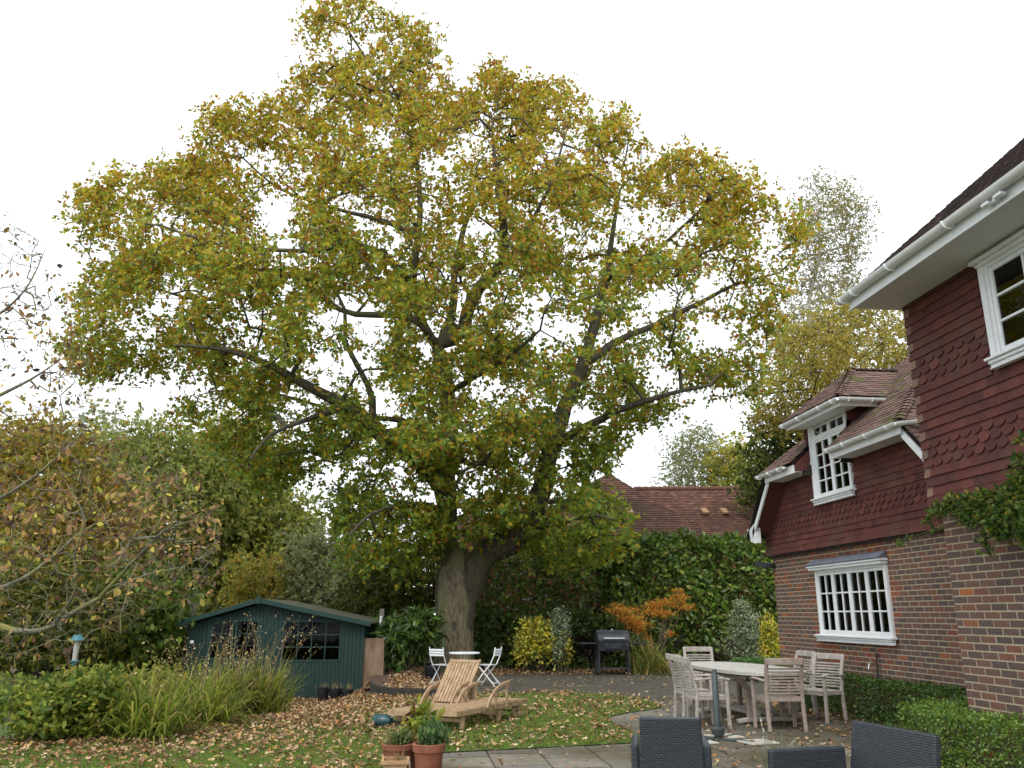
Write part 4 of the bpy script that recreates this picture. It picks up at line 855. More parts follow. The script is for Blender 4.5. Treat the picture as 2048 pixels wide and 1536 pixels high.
# ---- old lichened tree at the left
LTP = [(-60, 380), (0, 400), (60, 430), (100, 520), (140, 560), (150, 640), (185, 720), (200, 800), (170, 850), (260, 890), (330, 900), (400, 960), (440, 1020), (430, 1090), (440, 1150), (400, 1190), (330, 1230), (230, 1280), (120, 1320), (-60, 1330)]
BRN = [((.20, .12, .06), 3), ((.30, .18, .07), 3), ((.38, .26, .07), 2), ((.12, .075, .055), 3), ((.42, .36, .07), 1)]
lb = W(-190, 1300, 13.2); lb.z = 0
lt = thing('lichened_tree', 'twisted lichen-covered tree with sparse large brown leaves beside the bird feeder', 'tree', lb)
LO = np.array(lb)
def L13(pts): return [W(px, py, 13.2 + d) for px, py, d in pts]
ll = [([lb, W(-185, 1270, 13.2), W(-160, 1150, 13.2), W(-120, 1000, 13.2), W(-100, 820, 13.2), W(-80, 640, 13.2), W(-60, 480, 13.2)], [.2, .16, .13, .10, .07, .05, .02], None),
      (L13([(-170, 1200, 0), (-60, 1230, -.4), (30, 1260, -.5), (80, 1262, -.6), (130, 1235, -.6), (200, 1195, -.5), (290, 1150, -.4), (360, 1135, -.3), (420, 1105, -.2)]), [.085, .07, .06, .055, .05, .043, .035, .025, .008], True),
      (L13([(-150, 1130, 0), (-40, 1180, .4), (40, 1160, .6), (110, 1110, .8), (170, 1060, .8), (250, 1020, .9), (330, 990, 1)]), [.065, .055, .045, .038, .03, .02, .008], True),
      (L13([(-120, 1020, 0), (-30, 1010, -.5), (60, 960, -.8), (130, 900, -1), (180, 850, -1)]), [.05, .038, .03, .02, .008], True),
      (L13([(110, 1245, -.6), (150, 1180, -.9), (150, 1100, -1.1), (170, 1040, -1.2), (140, 980, -1.2), (110, 920, -1.2)]), [.035, .028, .022, .018, .014, .007], True),
      (L13([(-100, 850, 0), (-20, 800, .4), (60, 760, .6), (120, 720, .6)]), [.07, .05, .03, .01], True),
      (L13([(-85, 660, 0), (-20, 640, -.3), (50, 580, -.5), (90, 500, -.5)]), [.05, .035, .02, .008], True),
      (L13([(200, 1195, -.5), (260, 1130, -1), (300, 1090, -1.2), (330, 1060, -1.3), (390, 1040, -1.4)]), [.045, .035, .03, .02, .01], True)]
q = sample_poly(LTP, 1900); A = Wn(q, 13.2 + rng.uniform(-2.0, 2.0, len(q)))
PA, par, rad, tips = grow(ll, A, .15, .20, .0)
link('branches', branch_mesh('branches', PA - LO, par, [r_ * .72 for r_ in rad], tips, .0030, .46, .028), 'lichen_bark', lt)
tp = PA[tips]; keep = rng.random(len(tp)) < np.where(tp[:, 2] > 3.6, .22, np.where(tp[:, 2] > 2.4, .6, .22))
link('foliage', clump_leaves('foliage', tp[keep] - LO, .10, 2, 2, .09, BRN, LEAF4, .8, .4, None, .8), 'dry_leaf', lt)

# =================================================================================== SHRUBS AND HEDGES
def blob_leaves(name, blobs, n, leaf, pal, tmpl, up=.5, outw=.8, shell=.55, zmin=.02, axup=.3):
    """blobs: (centre, radii); leaves crowd toward the outside of each lobe"""
    w = np.array([b_[1][0] * b_[1][1] + b_[1][1] * b_[1][2] + b_[1][0] * b_[1][2] for b_ in blobs]); k = rng.choice(len(blobs), n, p=w / w.sum()); c_ = np.array([b_[0] for b_ in blobs])[k]; r_ = np.array([b_[1] for b_ in blobs])[k]
    d = rnd(n); rad_ = (shell + (1.06 - shell) * rng.random((n, 1)) ** .6) * (1 + .12 * rng.standard_normal((n, 1))) * (1 + .28 * (np.sin(d[:, :1] * 5 + c_[:, 2:] * 9) * np.sin(d[:, 1:2] * 6 + c_[:, :1] * 7) + .6 * np.sin(d[:, 2:] * 7 + c_[:, 1:2] * 11))); P = c_ + d * r_ * rad_; ok = P[:, 2] > zmin; P = P[ok]; d = d[ok]; m_ = len(P)
    nr = d * outw + rnd(m_) * .6; nr[:, 2] += up; ax = rnd(m_) + d * .4; ax[:, 2] += axup
    return leaves_mesh(name, P, ax, nr, leaf * (1 + .25 * rng.standard_normal(m_)).clip(.4, 1.6), tmpl, pick(pal, m_))
def stems(name, base, ends, r, root, mat='stem'):
    mb = MB()
    for e in ends:
        b = Vector(base) + Vector((rng.normal(0, .05), rng.normal(0, .05), 0)); e = Vector(e); m_ = (b + e) / 2 + Vector(rng.normal(0, .08, 3)); mb.tube([b, m_, e], [r, r * .75, r * .3], 5, False)
    o = mb.build(name, mat, root, kind='stuff' if len(ends) > 1 else None); return o
def shrub(name, label, c, blobs, n, leaf, pal, tmpl=LEAF2, mat='glossy_leaf', cat='shrub', group=None, st=9, sr=.018, **k):
    root = thing(name, label, cat, (c[0], c[1], c[2] if len(c) > 2 else 0), 0, group)
    bl = [((b_[0][0], b_[0][1], b_[0][2]), b_[1]) for b_ in blobs]
    link('foliage', blob_leaves('foliage', bl, n, leaf, pal, tmpl, **k), mat, root)
    ends = [np.array(b_[0]) + np.array(b_[1]) * rnd(1)[0] * .6 for b_ in bl for _ in range(max(1, st // len(bl)))]
    stems('stems', (0, 0, -.02), [(e[0], e[1], max(.1, e[2])) for e in ends], sr, root); return root
def lobes(w, d, h, n, z0=0.1, rs=.38):
    out_ = []
    for i in range(n):
        t = rng.random(); x_ = rng.uniform(-1, 1) * w * .55; y_ = rng.uniform(-1, 1) * d * .5; z_ = z0 + h * (.25 + .55 * rng.random()) * (1 - .35 * abs(x_) / w); r_ = rs * (.7 + .5 * rng.random()); out_.append(((x_, y_, z_), (r_ * w, r_ * d * 1.1, r_ * h * .75)))
    return out_
YVAR = [((0.625, 0.525, 0.05), 5), ((0.475, 0.45, 0.0625), 3), ((0.175, 0.237, 0.0375), 2), ((0.075, 0.125, 0.025), 1)]
SVAR = [((.38, .41, .27), 4), ((.27, .32, .18), 3), ((.11, .17, .07), 3.5)]
LAUR = [((.075, .135, .022), 4), ((.12, .20, .03), 3), ((.19, .27, .045), 2.2), ((.29, .31, .055), .7)]
FATS = [((.05, .095, .018), 4), ((.075, .13, .024), 3), ((.115, .17, .035), 2)]
PURP = [((.030, .016, .020), 4), ((.05, .024, .028), 2), ((.02, .022, .014), 2)]
p = G(1075, 1338); shrub('euonymus_bush', 'bright yellow variegated bush under the hedge, near the white chairs', (p.x - .1, p.y - 1.6), lobes(1.0, .6, 1.3, 11), 4200, .10, YVAR, LEAF4)
p = W(1121, 1300, 23.9); shrub('euonymus_bush', 'silvery variegated upright bush just behind the bright yellow bush', (p.x, p.y), lobes(.42, .4, 1.65, 8, .35), 3000, .07, SVAR, LEAF4)
p = G(1100, 1338); shrub('dark_shrub', 'low dark green shrub spreading in front of the silvery bush', (p.x - .1, p.y - 1.1), lobes(.7, .5, .6, 6, .05), 3000, .07, DGN + [((.12, .16, .06), 2)], LEAF4)
p = G(1190, 1338); shrub('purple_shrub', 'blackish purple shrub behind the black barbecue', (p.x - .1, p.y - .4), lobes(.8, .5, .95, 9), 4200, .055, PURP, LEAF2)
p = G(1440, 1330); shrub('purple_shrub', 'small blackish purple shrub beside the low green hedge', (p.x - .6, p.y - 2.5), lobes(.55, .5, .75, 6), 2600, .055, PURP, LEAF2)
p = W(1488, 1300, 24.5); shrub('pittosporum', 'silver-leaved conical shrub near the far house corner', (p.x, p.y), [((rng.normal(0, .26) * (1.25 - i / 14), rng.normal(0, .22) * (1.25 - i / 14), .3 + 1.6 * i / 14), (.34 * (1.2 - .045 * i),) * 3) for i in range(14)], 7000, .062, SVAR, LEAF4)
p = W(1545, 1300, 23.5); shrub('euonymus_bush', 'yellow variegated shrub tight against the house corner', (p.x, p.y), lobes(.42, .5, 1.5, 7), 2800, .07, YVAR, LEAF4)
p = W(815, 1330, 22.5); shrub('fatsia_bush', 'dark glossy large-leaved shrub left of the oak trunk', (p.x, p.y), lobes(1.0, .6, 1.75, 13, .15, .32), 2300, .26, FATS, PALM, up=.6, axup=-.25)
# Japanese maple: layered sprays of orange
p = W(1305, 1330, 24.3); mr = thing('japanese_maple', 'small orange japanese maple with tiered sprays behind the barbecue', 'tree', (p.x, p.y, 0)); MO = np.array((p.x, p.y, 0))
sp = [(1245, 1222, -.2, .5), (1262, 1238, -.3, .42), (1278, 1250, -.2, .38), (1232, 1212, 0, .25), (1310, 1212, .2, .40), (1335, 1205, .3, .42), (1358, 1195, .3, .32), (1370, 1215, .2, .30), (1330, 1228, 0, .32), (1300, 1225, 0, .3), (1275, 1262, -.1, .22), (1340, 1268, -.1, .2), (1355, 1182, .3, .2), (1295, 1275, -.1, .12)]
bl = [(np.array(W(px, py, 24.3 + d)) - MO, (r_, r_ * .9, r_ * .22)) for px, py, d, r_ in sp]
link('foliage', blob_leaves('foliage', bl, 3300, .085, [((.72, .31, .05), 4), ((.74, .42, .07), 3), ((.62, .21, .045), 2), ((.5, .42, .08), 1.5)], PALM, up=1.0, outw=.2, shell=.1), 'leaf', mr)
stems('branches', (0, 0, 0), [tuple(b_[0]) for b_ in bl], .028, mr)
# strap-leaved clump
def strap(root, n, L_, spread, pal, w=.022, mat='leaf', droop=.5, c=(0, 0, 0), base_r=.10, name='blades', segs=5, lean=None):
    ph = rng.uniform(0, 2 * math.pi, n); L = L_ * rng.uniform(.55, 1.1, n); inc = np.abs(rng.normal(spread, spread * .45, n)).clip(.02, 1.3); bx_ = np.stack([np.cos(ph), np.sin(ph), 0 * ph], 1)
    if lean is not None: bx_ = unit(bx_ + np.array(lean))
    V = []; P0 = np.array(c) + np.stack([rng.normal(0, base_r, n), rng.normal(0, base_r, n), np.zeros(n)], 1); side = np.cross(bx_, np.array([0, 0, 1.0])); pos = P0.copy(); ang = inc.copy(); rows = []
    for s_ in range(segs + 1):
        t = s_ / segs; ww = w * (1 - t) ** .6 * (.5 + .9 * min(1, t * 3 + .4)); rows.append((pos - side * ww / 2, pos + side * ww / 2))
        pos = pos + (L / segs)[:, None] * (bx_ * np.sin(ang)[:, None] + np.array([0, 0, 1.0]) * np.cos(ang)[:, None]); ang = ang + droop * rng.uniform(.5, 1.5, n) * t * 1.2
    A = np.stack([r_[k] for r_ in rows for k in (0, 1)], 1); K = 2 * (segs + 1); f = np.array([(2 * i, 2 * i + 1, 2 * i + 3, 2 * i + 2) for i in range(segs)]); Fc = (f[None] + (np.arange(n) * K)[:, None, None]).reshape(-1, 4)
    o = link(name, mesh_np(name, A.reshape(-1, 3), Fc, np.repeat(pick(pal, n), K, axis=0)), mat, root); strap.tips = (A[:, -1], unit(A[:, -1] - A[:, -3]), unit(A[:, -3] - A[:, -5]), L)
    return o
STR = [((0.2, 0.25, 0.0625), 4), ((0.312, 0.325, 0.0875), 3), ((0.45, 0.375, 0.125), 2), ((0.525, 0.325, 0.125), 1)]
p = W(1290, 1335, 23.6); r_ = thing('strap_leaf_plant', 'spiky yellow-green strap-leaved clump beside the barbecue', 'plant', (p.x, p.y, 0)); strap(r_, 150, 1.05, .42, STR, .05, droop=.55, base_r=.16)
p = W(1345, 1338, 23.2); r_ = thing('strap_leaf_plant', 'lower spiky clump between the larger strap-leaved clump and the teak chairs', 'plant', (p.x, p.y, 0)); strap(r_, 90, .75, .6, STR, .045, droop=.6, base_r=.14)
# laurel hedge
def hedge(name, label, x0, y0, x1, y1, wd, h, n, leaf, pal, tmpl, cat='hedge', group=None, mat='glossy_leaf', bumps=.12, stem_n=12, z0=0.0):
    """clipped or loose hedge along a line; leaves fill a crust over a twiggy middle"""
    a, b_ = np.array((x0, y0)), np.array((x1, y1)); Ln = np.linalg.norm(b_ - a); u = (b_ - a) / Ln; v = np.array((-u[1], u[0])); ctr = (a + b_) / 2; root = thing(name, label, cat, (ctr[0], ctr[1], z0), 0, group)
    A_side, A_top, A_end = Ln * h, Ln * wd, wd * h; tot = 2 * A_side + A_top + 2 * A_end; k = rng.choice(4, n, p=[2 * A_side / tot, A_top / tot * 1.0, 2 * A_end / tot, 0.0]); s = rng.uniform(-.5, .5, n) * Ln; t = rng.uniform(-.5, .5, n) * wd; z = rng.uniform(0.02, 1, n) * h; nrm = np.zeros((n, 3))
    sg = rng.choice([-1, 1], n); dep = np.abs(rng.normal(0, .10, n)) * min(1, wd) * 1.2
    bm_ = lambda p1, p2: bumps * (np.sin(p1 * 2.3 + p2 * 1.7) + .6 * np.sin(p1 * 5.1 - p2 * 3.3 + 1) + .5 * np.sin(p1 * 9.7 + p2 * 7.1))
    m_ = k == 0; t[m_] = sg[m_] * (wd / 2 - dep[m_] + bm_(s[m_], z[m_])); nrm[m_, :2] = sg[m_][:, None] * v
    m_ = k == 1; z[m_] = h - dep[m_] + bm_(s[m_], t[m_] * 2); nrm[m_, 2] = 1
    m_ = k == 2; s[m_] = sg[m_] * (Ln / 2 - dep[m_] + bm_(t[m_], z[m_])); nrm[m_, :2] = sg[m_][:, None] * u
    z = np.maximum(z, .02); P = np.stack([s * u[0] + t * v[0], s * u[1] + t * v[1], z], 1); nr = nrm * .8 + rnd(n) * .7; nr[:, 2] += .45; ax = rnd(n) + nrm * .5
    link('foliage', leaves_mesh('foliage', P, ax, nr, leaf * (1 + .25 * rng.standard_normal(n)).clip(.4, 1.6), tmpl, pick(pal, n)), mat, root)
    mb = MB()
    for i in range(stem_n):
        s_ = (i + .5) / stem_n * Ln - Ln / 2; q0 = Vector((s_ * u[0], s_ * u[1], -.02))
        for j in range(5): e = q0 + Vector((rng.normal(0, wd * .25), rng.normal(0, wd * .25), h * rng.uniform(.6, .95))); mb.tube([q0, (q0 + e) / 2 + Vector(rng.normal(0, .05, 3)), e], [.02 * h ** .5, .015 * h ** .5, .006], 4, False)
    mb.build('stems', 'stem', root, kind='stuff'); return root
a = W(1225, 1200, 26.5); b_ = W(1590, 1200, 27.5)
hedge('laurel_hedge', 'tall dense laurel hedge screening the neighbouring roof', a.x, a.y, b_.x, b_.y, 2.0, 3.75, 22000, .18, LAUR, LEAF4, bumps=.16)
a = W(930, 1200, 27.0); b_ = W(1225, 1200, 26.6)
hedge('laurel_hedge', 'thinner gappy stretch of laurel hedge showing brick behind the oak trunk', a.x, a.y, b_.x, b_.y, 1.1, 3.3, 7200, .17, LAUR + [((.20, .12, .03), .6)], LEAF4, bumps=.22)
a = W(925, 1270, 26.0); b_ = W(1240, 1270, 25.4)
hedge('laurel_hedge', 'low dark evergreen undergrowth at the foot of the gappy hedge', a.x, a.y, b_.x, b_.y, 1.0, 1.5, 6000, .16, DGN + LAUR[:2], LEAF4, bumps=.2)
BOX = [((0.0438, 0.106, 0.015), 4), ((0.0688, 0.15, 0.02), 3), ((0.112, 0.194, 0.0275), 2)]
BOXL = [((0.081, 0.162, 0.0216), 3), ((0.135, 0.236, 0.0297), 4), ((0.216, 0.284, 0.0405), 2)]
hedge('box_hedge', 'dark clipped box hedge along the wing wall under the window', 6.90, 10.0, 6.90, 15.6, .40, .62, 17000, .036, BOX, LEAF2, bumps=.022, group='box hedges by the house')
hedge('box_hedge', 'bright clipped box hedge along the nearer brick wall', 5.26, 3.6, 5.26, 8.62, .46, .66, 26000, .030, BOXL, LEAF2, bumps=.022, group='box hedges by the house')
hedge('box_hedge', 'short bright box hedge turning into the recess of the house', 5.5, 8.88, 6.6, 8.88, .46, .66, 6000, .030, BOXL, LEAF2, bumps=.02, group='box hedges by the house')
a = W(1478, 1320, 21.5); b_ = W(1600, 1320, 20.5)
hedge('box_hedge', 'low bright green hedge beyond the far corner of the house', a.x, a.y, b_.x, b_.y, .8, .5, 7000, .05, [((.06, .15, .02), 3), ((.09, .20, .03), 2)], LEAF2, bumps=.03, group='box hedges by the house')
# climbing rose on the house
rr = thing('climbing_rose', 'leafy rose trained along the brick wall under the hanging tiles', 'climber', (5.42, 5.3, 0)); RO = np.array((5.42, 5.3, 0))
cb = []
for px, py, r_ in [(1880, 1020, .10), (1905, 1010, .12), (1935, 1010, .16), (1965, 1015, .17), (1990, 1040, .17), (2020, 1040, .2), (2045, 1010, .22), (2060, 960, .2), (2040, 970, .14), (2010, 995, .16), (1975, 1000, .12), (2070, 1050, .22), (2050, 1060, .14), (1965, 1080, .06), (1975, 1100, .05), (1860, 1030, .06), (1850, 1045, .04), (1945, 1040, .10), (1925, 1035, .08), (2000, 1065, .12), (2075, 1010, .25), (2035, 920, .06), (1800, 1090, .04), (1815, 1078, .04), (1870, 1060, .04), (2045, 880, .05)]:
    D_ = 5.30 / ray(px, py)[0]; c_ = np.array(W(px, py, D_)) - RO; cb.append((c_, (r_ * .5, r_, r_ * .75)))
link('foliage', blob_leaves('foliage', cb, 4200, .055, [((.09, .16, .03), 4), ((.14, .21, .04), 3), ((.22, .25, .05), 2), ((.40, .36, .05), .5), ((.05, .10, .02), 2)], LEAF4, shell=.1, outw=.3), 'leaf', rr)
mb = MB()
for c_ in cb:
    e = Vector(c_[0]); mb.tube([(rng.normal(0, .03), rng.normal(0, .05), -.02), (rng.normal(-.02, .02), .12, 1.5), (-.06, .55, 2.25 + rng.normal(0, .08)), e * .6 + Vector((-.02, .3, 1.05)), e], [.014, .013, .010, .007, .003], 5, False)
mb.build('canes', 'stem', rr, kind='stuff')

# =================================================================================== LEFT BORDER
BLF = [((.17, .24, .04), 3), ((.27, .32, .055), 3), ((.44, .42, .075), 2), ((.09, .14, .025), 2)]
def bshrub(label, px, py, w, d, h, n, leaf, pal, tmpl=LEAF4, lob=9, name='border_shrub', back=0.0):
    p = G(px, py); p.y += back; p.z = float(gz(p.x, p.y)); return shrub(name, label, tuple(p), lobes(w, d, h, lob, .05, .42), n, leaf, pal, tmpl, 'leaf', st=12, sr=.012)
bshrub('broad-leaved green border plant at the lawn edge under the bird feeder', 40, 1490, .75, .6, .75, 2600, .095, BLF)
bshrub('yellow-green lobed border plant between the broad-leaved plant and the tall grass', 170, 1480, .6, .55, .8, 2200, .085, BLF)
bshrub('low ferny green border plant behind the broad-leaved plant', 30, 1420, .9, .5, .65, 3500, .06, GRN[:2] + BLF[:1], LEAF2)
bshrub('pale leafy border shrub below the teal feeder', 160, 1430, 1.0, .5, .75, 1900, .10, BLF)
bshrub('tangled olive border shrub near the blue plastic', 300, 1420, 1.1, .6, .85, 2600, .09, BLF + OLV)
bshrub('brownish seedy border plant at the foot of the tall grass by the shed', 490, 1425, .35, .3, .55, 900, .07, [((.18, .11, .06), 3), ((.14, .13, .04), 2)], LEAF2, 6)
GRS = [((.12, .17, .025), 3), ((.20, .27, .035), 4), ((.30, .34, .05), 4), ((.42, .40, .08), 2), ((.50, .38, .16), 1)]
TAN = [((.45, .34, .18), 3), ((.34, .22, .11), 2), ((.28, .26, .08), 2)]
def grass(label, px, py, n, L_, spread, stalks=0, droop=.55, sl=1.4, lean=None, back=0):
    p = G(px, py); p.y += back; p.z = float(gz(p.x, p.y)); r_ = thing('ornamental_grass', label, 'grass', tuple(p)); strap(r_, n, L_, spread, GRS, .023, droop=droop, base_r=.16, lean=lean)
    if stalks: strap(r_, stalks, sl, .22, TAN, .010, droop=.35, base_r=.14, name='flower_stalks', lean=lean)
    if stalks:
        tp, d1, d0, Ls = strap.tips; k = 6; m_ = stalks * k; t = np.tile(np.linspace(0, .22, k), stalks); P = np.repeat(tp, k, axis=0) - np.repeat(d1, k, axis=0) * (t * np.repeat(Ls, k))[:, None] + rng.normal(0, .012, (m_, 3)); ax = np.repeat(d1, k, axis=0) + rnd(m_) * .7; ax[:, 2] -= .3
        link('seed_heads', leaves_mesh('seed_heads', P, ax, rnd(m_), .038 * rng.uniform(.5, 1.4, m_), LEAF2, pick(TAN, m_)), 'dry_leaf', r_, 'stuff')
    return r_
grass('arching green grass clump at the lawn edge, next to the lobed border plant', 290, 1478, 420, 1.1, .8, 14, .85, 1.2)
grass('dense green grass clump with a dead straw skirt, second along from the lobed plant', 400, 1452, 420, 1.1, .75, 22, .85, 1.35)
grass('tall grass clump with seed heads leaning across the shed door', 450, 1425, 380, 1.15, .55, 44, .6, 1.6, (.25, 0, 0))
grass('tall grass clump leaning across the big shed window', 525, 1420, 300, 1.1, .5, 40, .5, 1.65, (.6, 0, 0))
grass('wispy straw grass behind the border, left of the shed', 350, 1425, 240, .9, .4, 24, .4, 1.45, None, 1.0)
# bird feeder hung in the lichened tree
p = W(152, 1300, 12.2); bf = thing('bird_feeder', 'teal tube bird feeder hanging from the lichened tree', 'bird feeder', tuple(p))
MB().lathe([(.034, -.14), (.034, .14)], 14).build('seed_tube', 'feeder_mesh', bf, True); MB().lathe([(.02, .205), (.05, .20), (.085, .15), (.095, .13), (.03, .141)], 16).build('roof', 'feeder_blue', bf, True)
MB().lathe([(.03, -.20), (.034, -.165), (.062, -.16), (.066, -.145), (.04, -.135)], 16).build('tray', 'feeder_blue', bf, True); MB().tube([(0, 0, .2), (.005, 0, .34), (.0, 0, .52)], .003, 5).build('hanging_wire', 'black_plastic', bf)
# blue plastic and pale bench behind the border
p = W(296, 1348, 16.5); p.z = float(gz(p.x, p.y)); bp = thing('plastic_bag', 'crumpled bright blue plastic bag caught behind the border plants', 'bag', tuple(p))
mb = MB(); 
for i in range(9):
    for j in range(11): mb.v.append((.13 * math.cos(i * .78) * (.6 + .4 * math.sin(j * .9 + i)) + .03 * rng.standard_normal(), .12 * math.sin(i * .78) * (.6 + .4 * math.cos(j * 1.3)), .06 * j + .02 * rng.standard_normal()))
mb.f = [(i * 11 + j, (i + 1) * 11 + j, (i + 1) * 11 + j + 1, i * 11 + j + 1) for i in range(8) for j in range(10)]; mb.build('plastic', 'blue_plastic', bp)
p = W(332, 1330, 17.5); gzb = float(gz(p.x, p.y)); bn = thing('garden_bench', 'pale weathered bench half hidden left of the shed', 'bench', (p.x, p.y, gzb), -YAW)
for k in range(3): MB().box((-.35, -.2 + k * .14, .62), (.35, -.09 + k * .14, .65)).build('slat', 'teak_grey', bn, bev=.004)
for sx_ in (-.3, .3):
    for sy_ in (-.16, .16): MB().box((sx_ - .03, sy_ - .03, 0), (sx_ + .03, sy_ + .03, .619)).build('leg', 'teak_grey', bn)
p = W(345, 1240, 27); ob = thing('outbuilding', 'dark shed with a slatted grey roof beyond the green shed', 'shed', (p.x, p.y, -.45), -YAW)
MB().box((-1.4, 0, 0), (.55, 2, 1.9)).build('wall', 'dark_timber', ob)
for k in range(11): MB().box((-1.5, -.12 + k * .10, 1.86 + k * .075), (.62, -.02 + k * .10, 1.9 + k * .075)).build('roof_slat', 'post_wood', ob)

# =================================================================================== GREEN SHED
SD = 21.5; c0 = W(515, 1300, SD); sz = -.44
shed = thing('garden_shed', 'dark green timber summerhouse with a low gabled roof and small-paned windows', 'shed', (c0.x, c0.y, sz), -YAW)
XL, XR = -1.78, 2.62; e_l, e_r, rz_ = 1.80, 1.79, 2.36
ztop = lambda x_: rz_ - .09 - (rz_ - .05 - e_l) * (-x_ / -(XL - .16)) * -1 if False else (rz_ - .12 - (rz_ - e_l) * abs(x_) / (abs(XL) + .16) if x_ < 0 else rz_ - .12 - (rz_ - e_r) * x_ / (XR + .18))
DOORS = [(-1.22, -.62), (-.60, 0.02)]; WIN = (.58, 2.06, .86, 1.84); DZ0, DZ1 = .08, 1.86
bw = .098; x_ = XL; nb = 0
while x_ < XR - .01:
    xa, xb = x_ + .002, min(x_ + bw - .002, XR); xm = (xa + xb) / 2; zt = ztop(xm); pieces = [(0.02, zt)]
    if DOORS[0][0] - .03 < xm < DOORS[1][1] + .03: pieces = [(DZ1 + .04, zt)]
    elif WIN[0] < xm < WIN[1]: pieces = [(.02, WIN[2]), (WIN[3], zt)]
    for a, b_ in pieces:
        if b_ - a > .03: MB().box((xa, 0, a), (xb, .018, b_)).build('board', 'green_board', shed, bev=.003)
    x_ += bw
mb = MB(); mb.box((XL + .01, .0185, 0), (XL + .05, 2.9, e_l - .1)); mb.box((XR - .05, .0185, 0), (XR - .01, 2.9, e_r - .1)); mb.box((XL + .051, 2.85, 0), (XR - .051, 2.9, 1.9)); mb.box((XL + .051, .0185, 0), (XR - .051, 2.85, .04)); mb.build('side_wall', 'green_paint', shed)
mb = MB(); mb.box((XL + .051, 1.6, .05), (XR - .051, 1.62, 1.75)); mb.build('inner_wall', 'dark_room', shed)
def roof_side(x0, z0, x1, z1, nm):
    m_ = MB(); m_.prism([(x0, -.22, z0), (x1, -.22, z1), (x1, -.22, z1 - .035), (x0, -.22, z0 - .035)], (0, 3.3, 0)); m_.build(nm, 'felt', shed)
roof_side(0, rz_, XL - .18, e_l, 'roof'); roof_side(0.0005, rz_, XR + .20, e_r, 'roof')
for (x1, z1) in ((XL - .17, e_l), (XR + .19, e_r)):
    m_ = MB(); m_.prism([(0, -.245, rz_ + .012), (x1, -.245, z1 + .012), (x1, -.245, z1 - .10), (0, -.245, rz_ - .10)], (0, .024, 0)); m_.build('barge_board', 'green_paint', shed, bev=.003)
MB().prism([(-.055, -.27, rz_ - .13), (.055, -.27, rz_ - .13), (.055, -.27, rz_ + .04), (0, -.27, rz_ + .075), (-.055, -.27, rz_ + .04)], (0, .024, 0)).build('finial', 'green_paint', shed, bev=.003)
def glazed(root, x0, x1, z0, z1, nc, nr_, yy, f=.05, bar=.012, fm='green_paint'):
    m_ = MB(); m_.box((x0, yy, z0), (x0 + f, yy + .035, z1)); m_.box((x1 - f, yy, z0), (x1, yy + .035, z1)); m_.box((x0 + f, yy, z1 - f), (x1 - f, yy + .035, z1)); m_.box((x0 + f, yy, z0), (x1 - f, yy + .035, z0 + f)); m_.build('frame', fm, root, bev=.003)
    gx, gzs = (x1 - x0 - 2 * f) / nc, (z1 - z0 - 2 * f) / nr_; m_ = MB()
    for i in range(1, nc): m_.box((x0 + f + i * gx - bar, yy + .004, z0 + f), (x0 + f + i * gx + bar, yy + .03, z1 - f))
    for j in range(1, nr_):
        for i in range(nc): m_.box((x0 + f + i * gx + (bar if i else 0), yy + .006, z0 + f + j * gzs - bar), (x0 + f + (i + 1) * gx - (bar if i < nc - 1 else 0), yy + .028, z0 + f + j * gzs + bar))
    m_.build('glazing_bar', fm, root)
    for i in range(nc):
        for j in range(nr_): MB().box((x0 + f + i * gx + .001, yy + .014, z0 + f + j * gzs + .001), (x0 + f + (i + 1) * gx - .001, yy + .018, z0 + f + (j + 1) * gzs - .001)).build('pane', 'dimmed_glass', root)
def sub(nm, parent): o = bpy.data.objects.new(nm, None); C.objects.link(o); o.parent = parent; return o
for a, b_ in DOORS:
    dr = sub('door', shed); glazed(dr, a + .004, b_ - .004, .90, DZ1, 2, 3, -.012, .055); MB().box((a + .004, -.010, DZ0), (b_ - .004, .02, .898)).build('door_panel', 'green_board', dr, bev=.003)
MB().box((-.66, -.03, .93), (-.64, -.012, 1.0)).build('door_handle', 'steel', dr)
sw = sub('window', shed); glazed(sw, WIN[0], WIN[1], WIN[2], WIN[3], 4, 3, -.014, .045)
mb = MB(); mb.box((DOORS[0][0] - .06, -.014, .02), (DOORS[0][0], .019, DZ1 + .05)); mb.box((DOORS[1][1], -.014, .02), (DOORS[1][1] + .06, .019, DZ1 + .05)); mb.box((DOORS[0][0] - .001, -.012, DZ1 + .002), (DOORS[1][1] + .001, .019, DZ1 + .048)); mb.build('door_frame', 'green_paint', shed, bev=.003)
MB().box((-1.68, -.03, 1.28), (-1.59, 0, 1.36)).build('sensor_light', 'white_paint', shed, bev=.01)
# pots by the shed wall
def pot(name, label, loc, r, h, mat, rim=.02, group=None, soil=True, n=22):
    root = thing(name, label, 'pot', loc, 0, group); MB().lathe([(r * .68, 0), (r * .72, .006), (r * .93, h * .80), (r * .95, h * .82), (r * .95 + rim, h * .825), (r + rim, h * .99), (r + rim - .006, h), (r * .9, h), (r * .86, h * .9), (.01, h * .89)], n).build('body', mat, root, True)
    if soil: MB().lathe([(.005, h * .895), (r * .855, h * .90), (r * .86, h * .905), (.004, h * .93)], 16).build('compost', 'soil', root, True)
    return root
for i, (px, lab) in enumerate([(646, 'tall black plastic plant pot against the shed wall, furthest from the plywood sheet'), (671, 'black plastic plant pot against the shed wall, middle of three'), (694, 'black plastic plant pot against the shed wall, beside the plywood sheet')]):
    p = W(px, 1388, 20.6); p.z = -.42; pr = pot('plant_pot', lab, tuple(p), .15, .33 - .03 * i, 'black_plastic', .008, 'black pots by the shed')
    strap(pr, 26, .22, .5, TAN, .008, droop=.6, c=(0, 0, .28), base_r=.06, name='dead_growth')
